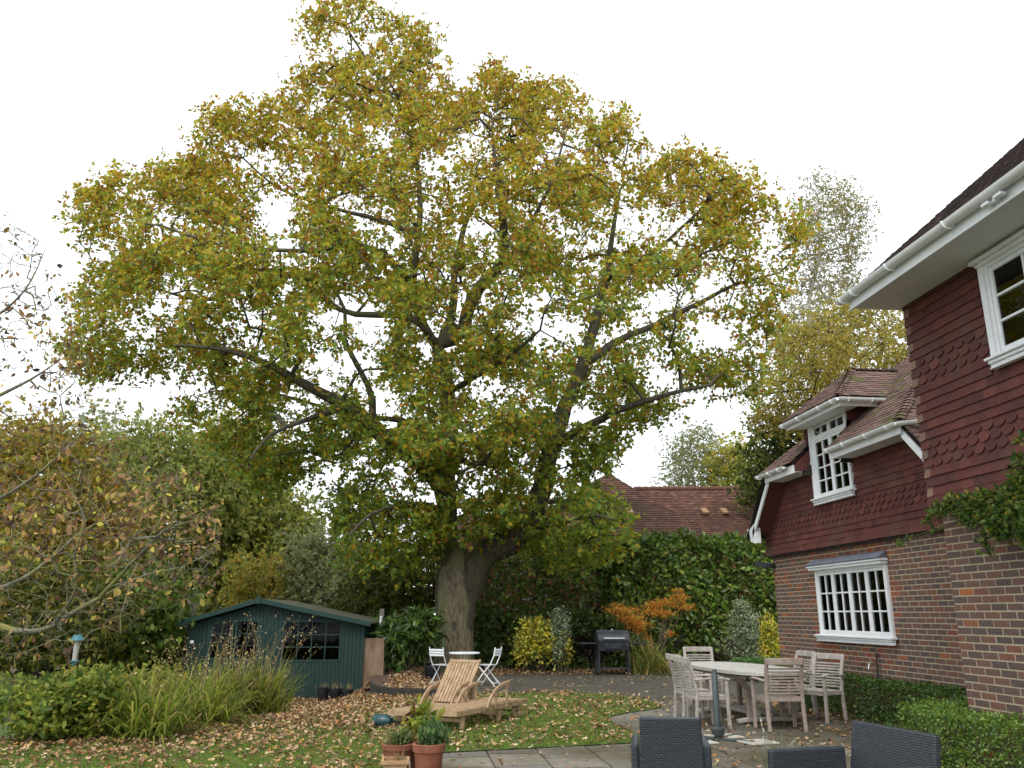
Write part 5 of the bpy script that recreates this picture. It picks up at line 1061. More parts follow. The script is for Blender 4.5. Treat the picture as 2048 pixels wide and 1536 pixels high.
p = W(745, 1330, 21.6); pw = thing('plywood_sheet', 'stained plywood sheet standing beside the shed', 'board', (p.x, p.y, -.15), -YAW); MB().box((-.28, 0, -.05), (.27, .02, 1.12)).build('sheet', 'plywood', pw)
p = W(761, 1300, 22.6); gp = thing('garden_post', 'grey wooden post with a small white lamp behind the plywood sheet', 'post', (p.x, p.y, 0), -YAW); MB().prism([(-.06, -.06, -.1), (.06, -.06, -.1), (.06, .06, -.1), (-.06, .06, -.1)], (0, 0, 1.78)).build('post', 'post_wood', gp, bev=.01)
MB().lathe([(.03, 1.25), (.04, 1.28), (.04, 1.42), (.028, 1.44), (.028, 1.50)], 12, (0, -.11, 0)).build('lamp', 'white_paint', gp, True); MB().box((-.015, -.09, 1.46), (.015, -.061, 1.49)).build('bracket', 'black_plastic', gp)
p = W(862, 1340, 21.8); pot('bucket', 'dark bucket between the glossy shrub and the oak trunk', (p.x, p.y, 0), .17, .3, 'black_plastic', .008, None)
# timber edging of the raised bed, and the leaf-strewn mound behind it
ed = thing('bed_edging', 'low dark curved timber edging round the raised bed under the oak', 'edging', (0, 17.3, 0))
mb = MB(); pts = [(-.78, 2.0), (-.72, 1.2), (-.52, .55), (-.22, .05), (.15, -.18), (.6, -.25), (1.0, -.12)]; pts = [(x_, y_, .02) for x_, y_ in pts]; mb.path(pts, .06, .26); mb.build('edging_board', 'dark_timber', ed, bev=.006)
BEDP = [(-.76, 19.3), (-.70, 18.5), (-.50, 17.88), (-.2, 17.4), (.15, 17.16), (.6, 17.1), (.95, 17.25), (.7, 18.2), (.25, 19.0), (.3, 22), (-.6, 22.5), (-1.0, 21)]
sheet('leaf_bed', BEDP, .10, 'bed', .3, zf=lambda x, y: -.10 * S((x - .2) / .6) + .06 * S((19 - y) / 2))
# =================================================================================== FENCE AND NEIGHBOUR
fc = thing('garden_fence', 'dark board fence half hidden under the laurel hedge', 'fence', (8.0, 25.3, 0))
fa, fb = W(1180, 1280, 25.9), W(1480, 1280, 26.2); du = (Vector((fb.x, fb.y, 0)) - Vector((fa.x, fa.y, 0))); Lf = du.length; du.normalize()
for i in range(int(Lf / .15)):
    q = Vector((fa.x, fa.y, 0)) + du * (i * .15) - Vector((8.0, 25.3, 0)); MB().bar(q + Vector((0, 0, .85)), q + Vector((0, 0, 0)), .142, .02, tuple(Vector((-du.y, du.x, 0)))).build('fence_board', 'dark_timber', fc) if i % 1 == 0 else None
for v_ in fc.children: pass
for i in range(5):
    q = Vector((fa.x, fa.y, 0)) + du * (i * Lf / 4) - Vector((8.0, 25.3, 0)) + Vector((du.y, -du.x, 0)) * .07; MB().box((q.x - .05, q.y - .05, 0), (q.x + .05, q.y + .05, 1.25)).build('post', 'post_wood' if i == 2 else 'dark_timber', fc)
nh = thing('neighbour_house', 'red brick house with a long clay tile roof beyond the laurel hedge', 'house', (12, 36, 0)); NH = Vector((12, 36, 0))
def nb_roof(c_, rows_from, nm='roof_tiles'):
    """quad c_: eave-left, eave-right, top-right, top-left -> courses of small tiles"""
    a, b_, d, e = [Vector(q) for q in c_]; h = ((e + d) / 2 - (a + b_) / 2); nrow = int(h.length / .13); nrm = (b_ - a).cross(e - a).normalized(); mb = MB(); w = .2
    for r_ in range(nrow):
        t0, t1 = r_ / nrow, (r_ + 1.35) / nrow; l0, r0_ = a + (e - a) * t0, b_ + (d - b_) * t0; l1, r1_ = a + (e - a) * t1, b_ + (d - b_) * t1; n_ = max(1, int((r0_ - l0).length / w)); sh = .5 * (r_ % 2) / n_
        for i in range(n_):
            s0, s1 = min(1, i / n_ + sh), min(1, (i + .985) / n_ + sh); up_ = nrm * (.03 + random.uniform(0, .008)); lo_ = nrm * .004
            q = [l0 + (r0_ - l0) * s0 + up_, l0 + (r0_ - l0) * s1 + up_, l1 + (r1_ - l1) * s1 + lo_, l1 + (r1_ - l1) * s0 + lo_]; k = [l0 + (r0_ - l0) * s0 - nrm * .01, l0 + (r0_ - l0) * s1 - nrm * .01]; mb.add([v_ - NH for v_ in q + k], [(0, 1, 2, 3), (0, 4, 5, 1)])
    me = bpy.data.meshes.new(nm); me.from_pydata(mb.v, [], mb.f); o = link(nm, me, 'nbtile', nh, 'stuff')
    MB().add([v_ - NH - nrm * .02 for v_ in (a, b_, d, e)], [(0, 1, 2, 3)]).build('roof_deck', 'dark_timber', nh)
rl, rr_ = W(1268, 979, 36.5), W(1620, 974, 36.5); ev = 33.3
zr = rl.z; el = W(1230, 1100, ev); er = W(1640, 1100, ev); el.z = er.z = 4.2
yb = (rl.y + rr_.y) / 2
main = [Vector((el.x, el.y, 4.2)), Vector((er.x, er.y, 4.2)), Vector((rr_.x, rr_.y, zr)), Vector((rl.x, rl.y, zr))]; nb_roof(main, 0)
for i in range(26):   # ridge tiles
    q0 = main[3].lerp(main[2], i / 26) - NH; q1 = main[3].lerp(main[2], (i + .97) / 26) - NH; MB().tube([q0 + Vector((0, 0, .02)), q1 + Vector((0, 0, .035))], .11, 8).build('ridge_tile', 'nbtile', nh, True)
ap = W(1217, 947, 35.5); pe = 32.6; p1, p2 = W(1000, 1100, pe), W(1440, 1100, pe); p1.z = p2.z = 4.3; p3 = Vector((p2.x + .3, p2.y + 6, 4.3)); p0 = Vector((p1.x - .3, p1.y + 6, 4.3))
nb_roof([p1, p2, ap + Vector((.02, 0, 0)), ap - Vector((.02, 0, 0))], 0); nb_roof([p2, p3, ap + Vector((.02, .05, 0)), ap + Vector((.02, 0, 0))], 0); nb_roof([p0, p1, ap - Vector((.02, 0, 0)), ap - Vector((.02, -.05, 0))], 0)
MB().lathe([(.16, -.05), (.14, .1), (.05, .2)], 10, ap - NH).build('finial', 'terracotta', nh, True)
lr1, lr2 = W(915, 1030, 36), W(1130, 1030, 36); le1, le2 = W(900, 1100, 33.5), W(1130, 1100, 33.5); le1.z = le2.z = 4.2; nb_roof([le1, le2, lr2, lr1], 0)
for k, px in enumerate((1260, 1411, 1450)):
    t = (1024 - 979) / 120; c_ = W(px, 1024, (33.45, 34.9, 34.9)[k]) - NH; MB().prism([(c_.x - .13, c_.y - .12, c_.z - .12), (c_.x + .13, c_.y - .12, c_.z - .12), (c_.x + .13, c_.y + .3, c_.z + .12), (c_.x - .13, c_.y + .3, c_.z + .12)], (0, -.06, .09)).build('roof_vent', 'tan_clay', nh, bev=.015)
wl = W(905, 1200, 33.2); wr = W(1640, 1200, 33.2); nw = bpy.data.objects.new('wall', None); C.objects.link(nw); nw.parent = nh
dvec = (Vector((wr.x, wr.y, 0)) - Vector((wl.x, wl.y, 0))); Lw = dvec.length; dvec.normalize(); nvec = Vector((dvec.y, -dvec.x, 0)); mb = MB()
mo = MB(); q0 = Vector((wl.x, wl.y, 0)) - NH; mo.add([q0, q0 + dvec * Lw, q0 + dvec * Lw + Vector((0, 0, 4.3)), q0 + Vector((0, 0, 4.3))], [(0, 1, 2, 3)]); mo.build('mortar_face', 'terracotta', nw)
for r_ in range(12, 57):
    n_ = int(9.0 / .225)
    for i in range(n_):
        s0 = i * .225 + (.11 if r_ % 2 else 0) + .5; a = q0 + dvec * s0 + Vector((0, 0, r_ * .075)) + nvec * .012; mb.add([a, a + dvec * .213, a + dvec * .213 + Vector((0, 0, .064)), a + Vector((0, 0, .064))], [(0, 1, 2, 3)])
me = bpy.data.meshes.new('brickwork'); me.from_pydata(mb.v, [], mb.f); link('brickwork', me, 'nbbrick', nw, 'stuff')

# =================================================================================== FURNITURE
def arc(p0, p1, p2, n=8):
    p0, p1, p2 = Vector(p0), Vector(p1), Vector(p2); return [p0 * (1 - t) ** 2 + p1 * 2 * t * (1 - t) + p2 * t * t for t in [i / n for i in range(n + 1)]]
# teak armchair, facing +y, origin on the ground under the seat centre
def teak_chair(mat):
    r_ = thing('teak_armchair', 'teak', 'chair'); w = .25
    for s in (-1, 1):
        MB().path([(s * w, -.245, 0), (s * w, -.225, .2), (s * w, -.21, .44), (s * w, -.235, .66), (s * w, -.29, .86), (s * w, -.325, .95)], .035, .05, (1, 0, 0)).build('back_post', mat, r_, bev=.005)
        MB().path([(s * (w + .035), .235, 0), (s * (w + .035), .225, .3), (s * (w + .035), .22, .645)], .045, .045, (1, 0, 0)).build('front_leg', mat, r_, bev=.005)
        MB().path([(s * (w + .038), -.245, .66), (s * (w + .045), -.05, .672), (s * (w + .045), .15, .675), (s * (w + .042), .27, .655)], .058, .026).build('arm', mat, r_, bev=.008)
        MB().box((s * w - .014, -.19, .385), (s * w + .014, .21, .43)).build('seat_rail', mat, r_, bev=.003)
    MB().box((-w + .02, .195, .38), (w - .02, .222, .43)).build('seat_rail', mat, r_, bev=.003); MB().box((-w + .02, -.215, .385), (w - .02, -.19, .43)).build('seat_rail', mat, r_, bev=.003)
    for i in range(8): MB().box((-w - .005, -.20 + i * .0545, .431), (w + .005, -.156 + i * .0545, .447)).build('seat_slat', mat, r_, bev=.004)
    yb = lambda z: -.21 - .13 * max(0, (z - .5) / .45) ** 1.5
    for i in range(9):
        z = .492 + i * .0405; MB().path([(-w + .018, yb(z) + .004, z), (0, yb(z) - .016, z), (w - .018, yb(z) + .004, z)], .014, .0235).build('back_slat', mat, r_, bev=.003)
    MB().path([(-w - .012, yb(.93) + .0, .915), (0, yb(.93) - .02, .915), (w + .012, yb(.93) + .0, .915)], .026, .088).build('top_rail', mat, r_, bev=.006)
    return r_
tcs = [((5.17, 11.83), -.06, 'pink', 'pinkish worn teak armchair at the table end, its back to the wicker armchairs'),
       ((4.22, 12.20), -math.pi / 2 + .05, 'grey', 'pale weathered teak armchair right behind the parasol pole, facing the house'),
       ((4.32, 12.90), -math.pi / 2 + .08, 'grey', 'pale weathered teak armchair on the lawn side, second from the parasol pole'),
       ((5.30, 15.35), math.pi - .12, 'grey', 'pale weathered teak armchair at the far table end, opposite the pinkish armchair'),
       ((6.18, 12.68), math.pi / 2 + .45, 'grey', 'pale weathered teak armchair against the dark box hedge, closer to the pinkish chair'),
       ((6.22, 13.72), math.pi / 2 + .1, 'grey', 'pale weathered teak armchair against the dark box hedge, further from the pinkish chair')]
proto = {}
for (xy, rz, m_, lab) in tcs:
    if m_ not in proto: o = proto[m_] = teak_chair('teak_' + m_)
    else: o = copy_tree(proto[m_])
    o.location = (xy[0], xy[1], .003); o.rotation_euler = (0, 0, rz); o['label'] = lab; o['group'] = 'teak armchairs round the table'
# oval table
tb = thing('teak_table', 'long oval weathered teak table with grey top among the armchairs', 'table', (5.22, 13.25, .003), .06)
a_, b_ = .62, 1.42
def oval(t): c_, s_ = math.cos(t), math.sin(t); e = .72; return (a_ * math.copysign(abs(c_) ** e, c_), b_ * math.copysign(abs(s_) ** e, s_))
npl = 11
for i in range(npl):     # top boards run across the length, cut to the oval
    x0, x1 = -a_ + 2 * a_ * i / npl + .002, -a_ + 2 * a_ * (i + 1) / npl - .002; pl = []
    ye = lambda x_: b_ * (max(0, 1 - abs(min(1, max(-1, x_ / a_))) ** (2 / .72))) ** (.72 / 2)
    xs = [x0 + (x1 - x0) * k / 4 for k in range(5)]; pl = [(x_, ye(x_), .722) for x_ in xs] + [(x_, -ye(x_), .722) for x_ in reversed(xs)]; MB().prism(pl, (0, 0, .026)).build('top_board', 'teak_table', tb, bev=.002)
mb = MB(); ring = [Vector((*oval(2 * math.pi * k / 48), .706)) * 1 for k in range(48)]; mb.add([(q.x, q.y, .70) for q in ring] + [(q.x, q.y, .7215) for q in ring] + [(q.x * .93, q.y * .965, .70) for q in ring] + [(q.x * .93, q.y * .965, .7215) for q in ring], [f_ for k in range(48) for f_ in ((k, (k + 1) % 48, 48 + (k + 1) % 48, 48 + k), (96 + k, 144 + k, 144 + (k + 1) % 48, 96 + (k + 1) % 48), (k, 96 + k, 96 + (k + 1) % 48, (k + 1) % 48))]); mb.build('top_rim', 'teak_table', tb)
MB().lathe([(.022, .7485), (.028, .7485), (.028, .752), (.022, .752)], 16).build('parasol_hole_ring', 'steel', tb)
for sx_ in (-.42, .42): MB().box((sx_ - .012, -1.0, .63), (sx_ + .012, 1.0, .70)).build('apron', 'teak_pink', tb, bev=.003)
for sy_ in (-.72, .72):
    MB().box((-.43, sy_ - .035, .62), (.43, sy_ + .035, .69)).build('cross_rail', 'teak_pink', tb, bev=.004)
    for sx_ in (-1, 1): MB().path([(sx_ * .40, sy_, .64), (sx_ * .27, sy_, .48), (sx_ * .26, sy_, .25), (sx_ * .27, sy_, .07)], .07, .075, (0, 1, 0)).build('leg', 'teak_pink', tb, bev=.006)
    MB().path([(-.46, sy_, .03), (-.36, sy_, .05), (0, sy_, .06), (.36, sy_, .05), (.46, sy_, .03)], .085, .06).build('foot', 'teak_grey', tb, bev=.01)
for sx_ in (-.1, .1): MB().box((sx_ - .02, -.70, .09), (sx_ + .02, .70, .14)).build('stretcher', 'teak_grey', tb, bev=.004)
# parasol stand
p = G(1437, 1480); ps = thing('parasol_stand', 'dark green metal parasol pole socket on crossed bars by the teak table', 'parasol stand', (p.x, p.y, .004), .2)
MB().lathe([(.045, .0), (.05, .05), (.075, .06), (.08, .10), (.09, .115), (.088, .14), (.06, .145), (.044, .16)], 20).build('collar', 'pole_paint', ps, True); MB().lathe([(.044, .161), (.040, .80), (.030, .812), (.030, .85)], 18).build('pole', 'pole_paint', ps, True)
for k in range(4):
    M = Matrix.Rotation(k * math.pi / 2 + .5, 4, 'Z'); MB().box((.045, -.022, .0), (.48, .022, .028), M).build('cross_bar', 'pole_paint', ps, bev=.004)
for k, (dx, dy) in enumerate(((.12, .16), (-.30, -.2), (.32, -.28))):
    cs = thing('base_slab', ['pale concrete weight slab at the far side of the parasol pole', 'pale concrete weight slab at the lawn side of the parasol pole', 'pale concrete weight slab at the hedge side of the parasol pole'][k], 'slab', (p.x + dx * 1.2, p.y + dy * 1.2, .004), .2, 'parasol weight slabs'); MB().box((-.2, -.18, 0), (.2, .18, .022)).build('slab', 'concrete', cs, bev=.006)
# wicker armchairs
def wicker(name, label, loc, rz, w, d, bh, ah, lean=.10, bw_=None):
    r_ = thing(name, label, 'chair', loc, rz); bw_ = bw_ or w; m_ = MB(); t = .055
    m_.prism([(-bw_ / 2, -d / 2, .18), (bw_ / 2, -d / 2, .18), (bw_ / 2 - .012, -d / 2 - lean, bh), (-bw_ / 2 + .012, -d / 2 - lean, bh)], (0, t, .006)); o = m_.build('backrest', 'wicker', r_); md = o.modifiers.new('bevel', 'BEVEL'); md.width = .014; md.segments = 3
    for s in (-1, 1):
        m_ = MB(); m_.box((s * w / 2 - .05 * (s < 0) - .0 if s < 0 else w / 2, -d / 2 + .02, .04), (s * w / 2 if s < 0 else w / 2 + .06, d / 2, ah)) if s > 0 else m_.box((-w / 2 - .06, -d / 2 + .02, .04), (-w / 2, d / 2, ah)); o = m_.build('arm', 'wicker', r_); md = o.modifiers.new('bevel', 'BEVEL'); md.width = .022; md.segments = 3
        for y_ in (-d / 2 + .06, d / 2 - .06): MB().box((s * (w / 2 + .03) - .025, y_ - .025, 0), (s * (w / 2 + .03) + .025, y_ + .025, .045)).build('foot', 'black_plastic', r_)
    m_ = MB(); m_.box((-w / 2 + .002, -d / 2 + .06, .16), (w / 2 - .002, d / 2, .32)); o = m_.build('seat', 'wicker', r_, bev=.015)
    return r_
c_ = W(1352, 1500, 6.75); wicker('wicker_armchair', 'dark grey woven armchair with a tall plain back, facing the lawn', (c_.x + .03, c_.y + .25, .003), -.27, .475, .58, .80, .60)
wicker('wicker_armchair', 'wide dark grey woven armchair turned side-on beside the bright box hedge', (3.02, 5.86, .003), math.pi / 2 + .16, .86, .66, .775, .60, .10)
# loungers: length along +y (foot at 0), origin under the foot end middle
def lounger(label, loc, rz, raised):
    r_ = thing('teak_lounger', label, 'sun lounger', loc, rz, 'teak loungers on the lawn'); W2 = .29; zt = .27; L = 2.0; hinge = 1.08; m = 'teak_warm'
    for s in (-1, 1):
        MB().box((s * W2 - .018, 0.0, zt - .085), (s * W2 + .018, L, zt - .006)).build('side_rail', m, r_, bev=.005)
        for y_ in (.22, 1.25): MB().path([(s * (W2 - .03), y_, zt - .086), (s * (W2 - .03), y_ - .03, 0)], .05, .06, (1, 0, 0)).build('leg', m, r_, bev=.006)
        MB().path(arc((s * (W2 + .02), .80, zt - .05), (s * (W2 + .025), .95, zt + .26), (s * (W2 + .025), 1.46, zt + .27), 9), .055, .035, (1, 0, 0)).build('arm', m, r_, bev=.008)
        for y_, zz in ((1.02, zt + .15), (1.36, zt + .235)): MB().box((s * (W2 + .032) - .012, y_ - .02, zt - .07), (s * (W2 + .032) + .012, y_ + .02, zz)).build('arm_post', m, r_, bev=.003)
        MB().lathe([(.105, -.02), (.105, .02)], 22, (s * (W2 - .045), L - .22, .105), Matrix.Rotation(math.pi / 2, 4, 'Y')).build('wheel', m, r_, bev=.006)
    for y_ in (.24, 1.27): MB().box((-W2 + .0, y_ - .05, .10), (W2 - .0, y_ - .02, .14)).build('cross_bar', m, r_)
    MB().tube([(-W2, L - .22, .105), (W2, L - .22, .105)], .012, 8).build('axle', 'black_plastic', r_)
    nsl = 9; MB().box((-W2 - .018, -.022, zt - .08), (W2 + .018, -.002, zt)).build('foot_rail', m, r_, bev=.004)
    for i in range(nsl):
        xa = -W2 + .02 + i * (2 * W2 - .04) / nsl; MB().box((xa + .009, 0.0, zt - .02), (xa + (2 * W2 - .04) / nsl - .009, hinge - .01, zt)).build('seat_slat', m, r_, bev=.004)
    bk = sub('backrest', r_); bk.location = (0, hinge, zt - .02); bk.rotation_euler = (math.radians(50 if raised else 0), 0, 0)
    for i in range(nsl):
        xa = -W2 + .03 + i * (2 * W2 - .06) / nsl; MB().box((xa + .006, .03, .0), (xa + (2 * W2 - .06) / nsl - .006, .74, .02)).build('back_slat', m, bk, bev=.004)
    for s in (-1, 1): MB().box((s * (W2 - .028) - .016, 0, -.012), (s * (W2 - .028) + .016, .80, .028)).build('back_rail', m, bk, bev=.004)
    MB().box((-W2 + .046, .74, -.008), (W2 - .046, .79, .024)).build('back_top', m, bk, bev=.004)
    if raised: MB().box((-.2, hinge + .38, zt - .02), (-.17, hinge + .43, zt + .36)).build('prop', m, r_); MB().box((.17, hinge + .38, zt - .02), (.2, hinge + .43, zt + .36)).build('prop', m, r_)
    return r_
rz_l = -(math.atan2(1.02, 1.9) + YAW)
c1 = W(868, 1428, 12.1); lounger('flat-backed teak lounger nearer the slabs, arms raised', (c1.x + .06, c1.y, .02), rz_l, False)
c2 = W(812, 1427, 12.35); lounger('teak lounger with its slatted back propped up', (c2.x, c2.y, -.01), rz_l, True)
# bistro set
def bistro_chair(label, loc, rz):
    r_ = thing('bistro_chair', label, 'chair', loc, rz, 'white bistro chairs'); m = 'white_metal'; w = .19
    for s in (-1, 1):
        MB().path([(s * w, .24, 0), (s * w, .06, .26), (s * w, -.13, .46), (s * w, -.22, .66), (s * w, -.25, .83)], .024, .012, (1, 0, 0)).build('long_leg', m, r_); MB().path([(s * (w - .02), -.24, 0), (s * (w - .02), -.02, .24), (s * (w - .02), .17, .44)], .024, .012, (1, 0, 0)).build('short_leg', m, r_)
    for z in (.665, .72, .775): MB().path([(-w, -.225 - (z - .66) * .25, z), (0, -.245 - (z - .66) * .25, z), (w, -.225 - (z - .66) * .25, z)], .010, .042).build('back_slat', m, r_)
    for i in range(6): MB().box((-w, -.14 + i * .06, .444), (w, -.095 + i * .06, .454)).build('seat_slat', m, r_)
    MB().box((-w, -.215, .06), (w, -.203, .085)).build('brace', m, r_); MB().box((-w, .205, .06), (w, .217, .085)).build('brace', m, r_)
    return r_
p = W(884, 1372, 19.7); bistro_chair('white slatted folding chair nearer the raised bed edging', (p.x, p.y, .0), math.radians(-38)); p = W(976, 1372, 19.7); bistro_chair('white slatted folding chair nearer the yellow bush', (p.x, p.y, .0), math.radians(62))
p = W(928, 1372, 19.6); bt = thing('bistro_table', 'small round white metal table between two folding chairs', 'table', (p.x, p.y, 0)); MB().lathe([(.335, .69), (.35, .695), (.35, .715), (.34, .72), (.01, .72)], 36).build('table_top', 'white_metal', bt, True)
for k in range(3):
    t = k * 2.094 + .5; MB().tube([(.09 * math.cos(t), .09 * math.sin(t), .69), (.05 * math.cos(t), .05 * math.sin(t), .36), (.27 * math.cos(t), .27 * math.sin(t), .0)], .011, 7).build('leg', 'white_metal', bt, True)
# barbecue
p = W(1226, 1346, 23.3); q = thing('barbecue', 'black lidded barrel barbecue on a legged cart by the hedge', 'barbecue', (p.x, p.y, 0), -.05); m = 'bbq_paint'
def half(r, n=10): return [(math.cos(math.pi * i / n) * r, math.sin(math.pi * i / n) * r) for i in range(n + 1)]
mb = MB(); pr = [(y_, .86 + z_ * .95) for y_, z_ in half(.29)]; mb.prism([(-.43, y_, z_) for y_, z_ in pr], (.86, 0, 0)); mb.build('lid', m, q, True, bev=.008)
mb = MB(); mb.prism([(-.42, -.285, .855), (-.42, .285, .855), (-.42, .24, .60), (-.42, -.24, .60)], (.84, 0, 0)); mb.build('firebox', m, q, bev=.01)
MB().box((-.24, -.288, .66), (.18, -.268, .80)).build('ash_door', m, q, bev=.006); MB().tube([(-.28, -.36, .93), (.28, -.36, .93)], .014, 8).build('lid_handle', 'steel', q, True)
for x_ in (-.26, .26): MB().tube([(x_, -.37, .93), (x_, -.27, .95)], .008, 6).build('handle_bracket', 'steel', q)
MB().lathe([(.045, 0), (.045, .012), (.012, .02), (.012, .035)], 12, (0, -.02, 1.135)).build('vent_cap', 'steel', q, True); MB().lathe([(.02, 0), (.02, .02)], 8, (.36, -.27, .78), Matrix.Rotation(math.pi / 2, 4, 'X')).build('catch', 'steel', q); MB().lathe([(.015, 0), (.015, .02)], 8, (-.22, -.288, .77), Matrix.Rotation(math.pi / 2, 4, 'X')).build('knob', 'steel', q)
for s in (-1, 1):
    MB().box((s * .66 - .22, -.22, .78), (s * .66 + .22, .22, .81)).build('side_shelf', m, q, bev=.004)
    for y_ in (-.2, .2): MB().box((s * .40 - .025, y_ - .025, .05), (s * .40 + .025, y_ + .025, .70)).build('leg', m, q, bev=.003)
    for y_ in (-.2, .2):
        if s < 0: MB().lathe([(.085, -.02), (.085, .02)], 18, (s * .45, y_, .085), Matrix.Rotation(math.pi / 2, 4, 'Y')).build('wheel', 'rubber', q, bev=.006)
        else: MB().lathe([(.03, -.015), (.03, .015)], 12, (s * .40, y_, .03), Matrix.Rotation(math.pi / 2, 4, 'Y')).build('castor', 'steel', q)
MB().box((-.38, -.2, .16), (.38, .2, .18)).build('bottom_shelf', m, q)

# =================================================================================== POTS AND CAN
p1 = W(858, 1490, 8.35); bigp = pot('plant_pot', 'large terracotta pot of bushy lavender at the slab corner', (p1.x, p1.y, .003), .145, .385, 'terracotta', .012)
link('lavender', blob_leaves('lavender', [((.04, 0, .45), (.11, .11, .10)), ((-.01, .02, .42), (.08, .08, .07)), ((.08, -.02, .43), (.07, .08, .08))], 1500, .05, [((.08, .15, .05), 3), ((.12, .21, .07), 3), ((.2, .27, .11), 2)], LEAF2, shell=.2, axup=1.6, zmin=.36), 'leaf', bigp); strap(bigp, 40, .20, .32, [((.16, .24, .09), 3), ((.24, .30, .13), 2)], .007, droop=.2, c=(.03, 0, .38), base_r=.06, name='stems')
p2 = W(842, 1480, 9.15); hp_ = pot('plant_pot', 'terracotta pot of lime and plum heuchera leaves behind the lavender pot', (p2.x, p2.y, .003), .13, .34, 'terracotta', .012)
link('heuchera', blob_leaves('heuchera', [((0, 0, .44), (.17, .16, .13)), ((.02, 0, .53), (.10, .10, .09))], 260, .085, [((.24, .28, .03), 4), ((.32, .33, .05), 3), ((.14, .20, .03), 1)], LEAF4, shell=.3, up=1, zmin=.3), 'leaf', hp_, 'stuff'); link('plum_leaves', blob_leaves('plum_leaves', [((-.10, .02, .52), (.05, .05, .09))], 50, .06, [((.12, .015, .03), 2), ((.08, .01, .02), 1)], LEAF4, shell=.2), 'leaf', hp_)
strap(hp_, 14, .3, .25, [((.6, .6, .5), 2), ((.3, .3, .15), 1)], .008, droop=.2, c=(.06, 0, .4), base_r=.05, name='flower_stems')
p3 = W(795, 1490, 8.95); lp = pot('plant_pot', 'wide terracotta pot of straggly herbs behind the square tan pot', (p3.x, p3.y, .003), .15, .30, 'terracotta', .012)
link('herbs', blob_leaves('herbs', [((.03, 0, .34), (.13, .12, .07))], 420, .04, [((.12, .18, .05), 3), ((.2, .24, .09), 2)], LEAF2, shell=.1, axup=1, zmin=.28), 'leaf', lp, 'stuff'); strap(lp, 60, .2, .3, TAN, .006, droop=.3, c=(.0, 0, .29), base_r=.08, name='dry_stems')
p4 = W(791, 1520, 8.45); sp_ = thing('plant_pot', 'square tan clay pot with sparse dry growth', 'pot', (p4.x, p4.y, .003), -YAW + .1)
mb = MB(); A0, A1 = .085, .11
for (r0, z0, r1, z1) in ((A0, 0, A1, .19), (A1 + .006, .19, A1 + .006, .205), (A1 + .02, .206, A1 + .02, .235)):
    for k in range(4):
        M = Matrix.Rotation(k * math.pi / 2, 4, 'Z'); mb.add([M @ Vector(v_) for v_ in ((-r0, -r0, z0), (r0, -r0, z0), (r1, -r1, z1), (-r1, -r1, z1), (-r0 + .02, -r0 + .02, z0), (r0 - .02, -r0 + .02, z0), (r1 - .025, -r1 + .025, z1), (-r1 + .025, -r1 + .025, z1))], [(0, 1, 2, 3), (7, 6, 5, 4), (3, 2, 6, 7), (0, 4, 5, 1)])
mb.build('body', 'tan_clay', sp_); MB().box((-.088, -.088, .17), (.088, .088, .20)).build('compost', 'soil', sp_); strap(sp_, 26, .14, .5, [((.2, .22, .08), 2)] + TAN, .007, droop=.4, c=(.04, 0, .2), base_r=.02, name='dry_growth')
pc = G(764, 1457); wc = thing('watering_can', 'dark teal plastic watering can lying on its side on the lawn', 'watering can', (pc.x, pc.y, .10), -.4); M = Matrix.Rotation(math.pi / 2, 4, 'Y') @ Matrix.Rotation(.3, 4, 'Z')
MB().lathe([(.075, -.13), (.085, -.125), (.095, -.05), (.09, .06), (.06, .11), (.05, .13)], 20, (0, 0, 0), M).build('body', 'teal_plastic', wc, True); MB().tube(arc((.10, 0, .05), (.22, 0, .06), (.10, .02, -.05), 8), .012, 8).build('handle', 'teal_plastic', wc, True); MB().tube([(.02, .06, .0), (.13, .14, -.02), (.2, .17, -.04)], [.022, .016, .014], 8).build('spout', 'teal_plastic', wc, True)
# grass tufts by the wicker seats
def tuft(label, loc, n, L_, pal, spread=.22, heads=0, lean=None):
    r_ = thing('grass_tuft', label, 'grass', loc); strap(r_, n, L_, spread, pal, .006, droop=.25, base_r=.05, lean=lean)
    if heads:
        strap(r_, heads, L_ * 1.05, spread * 1.2, [((.5, .48, .38), 1)], .005, droop=.3, base_r=.03, name='stalks', lean=lean); tp, d1, d0, Ls = strap.tips; k = 14; t = np.tile(np.linspace(0, .12, k), heads); P = np.repeat(tp, k, axis=0) - np.repeat(d1, k, axis=0) * t[:, None]; link('seed_heads', leaves_mesh('seed_heads', P, np.repeat(d1, k, axis=0) + rnd(heads * k) * .4, rnd(heads * k), .022 * np.ones(heads * k), LEAF2, pick([((.5, .48, .38), 1)], heads * k)), 'dry_leaf', r_, 'stuff')
    return r_
GG = [((.22, .27, .16), 3), ((.30, .33, .2), 2), ((.14, .2, .08), 2)]
q = W(1545, 1520, 7.6); tuft('grey-green grass tuft growing through the paving by the wide wicker armchair', (q.x, q.y, 0), 70, .62, GG, .16, 7)
q = W(1800, 1560, 4.6); tuft('thin pale flowering stems in front of the wide wicker armchair', (q.x - .05, q.y, 0), 8, .6, GG, .2, 6, (.35, 0, 0))

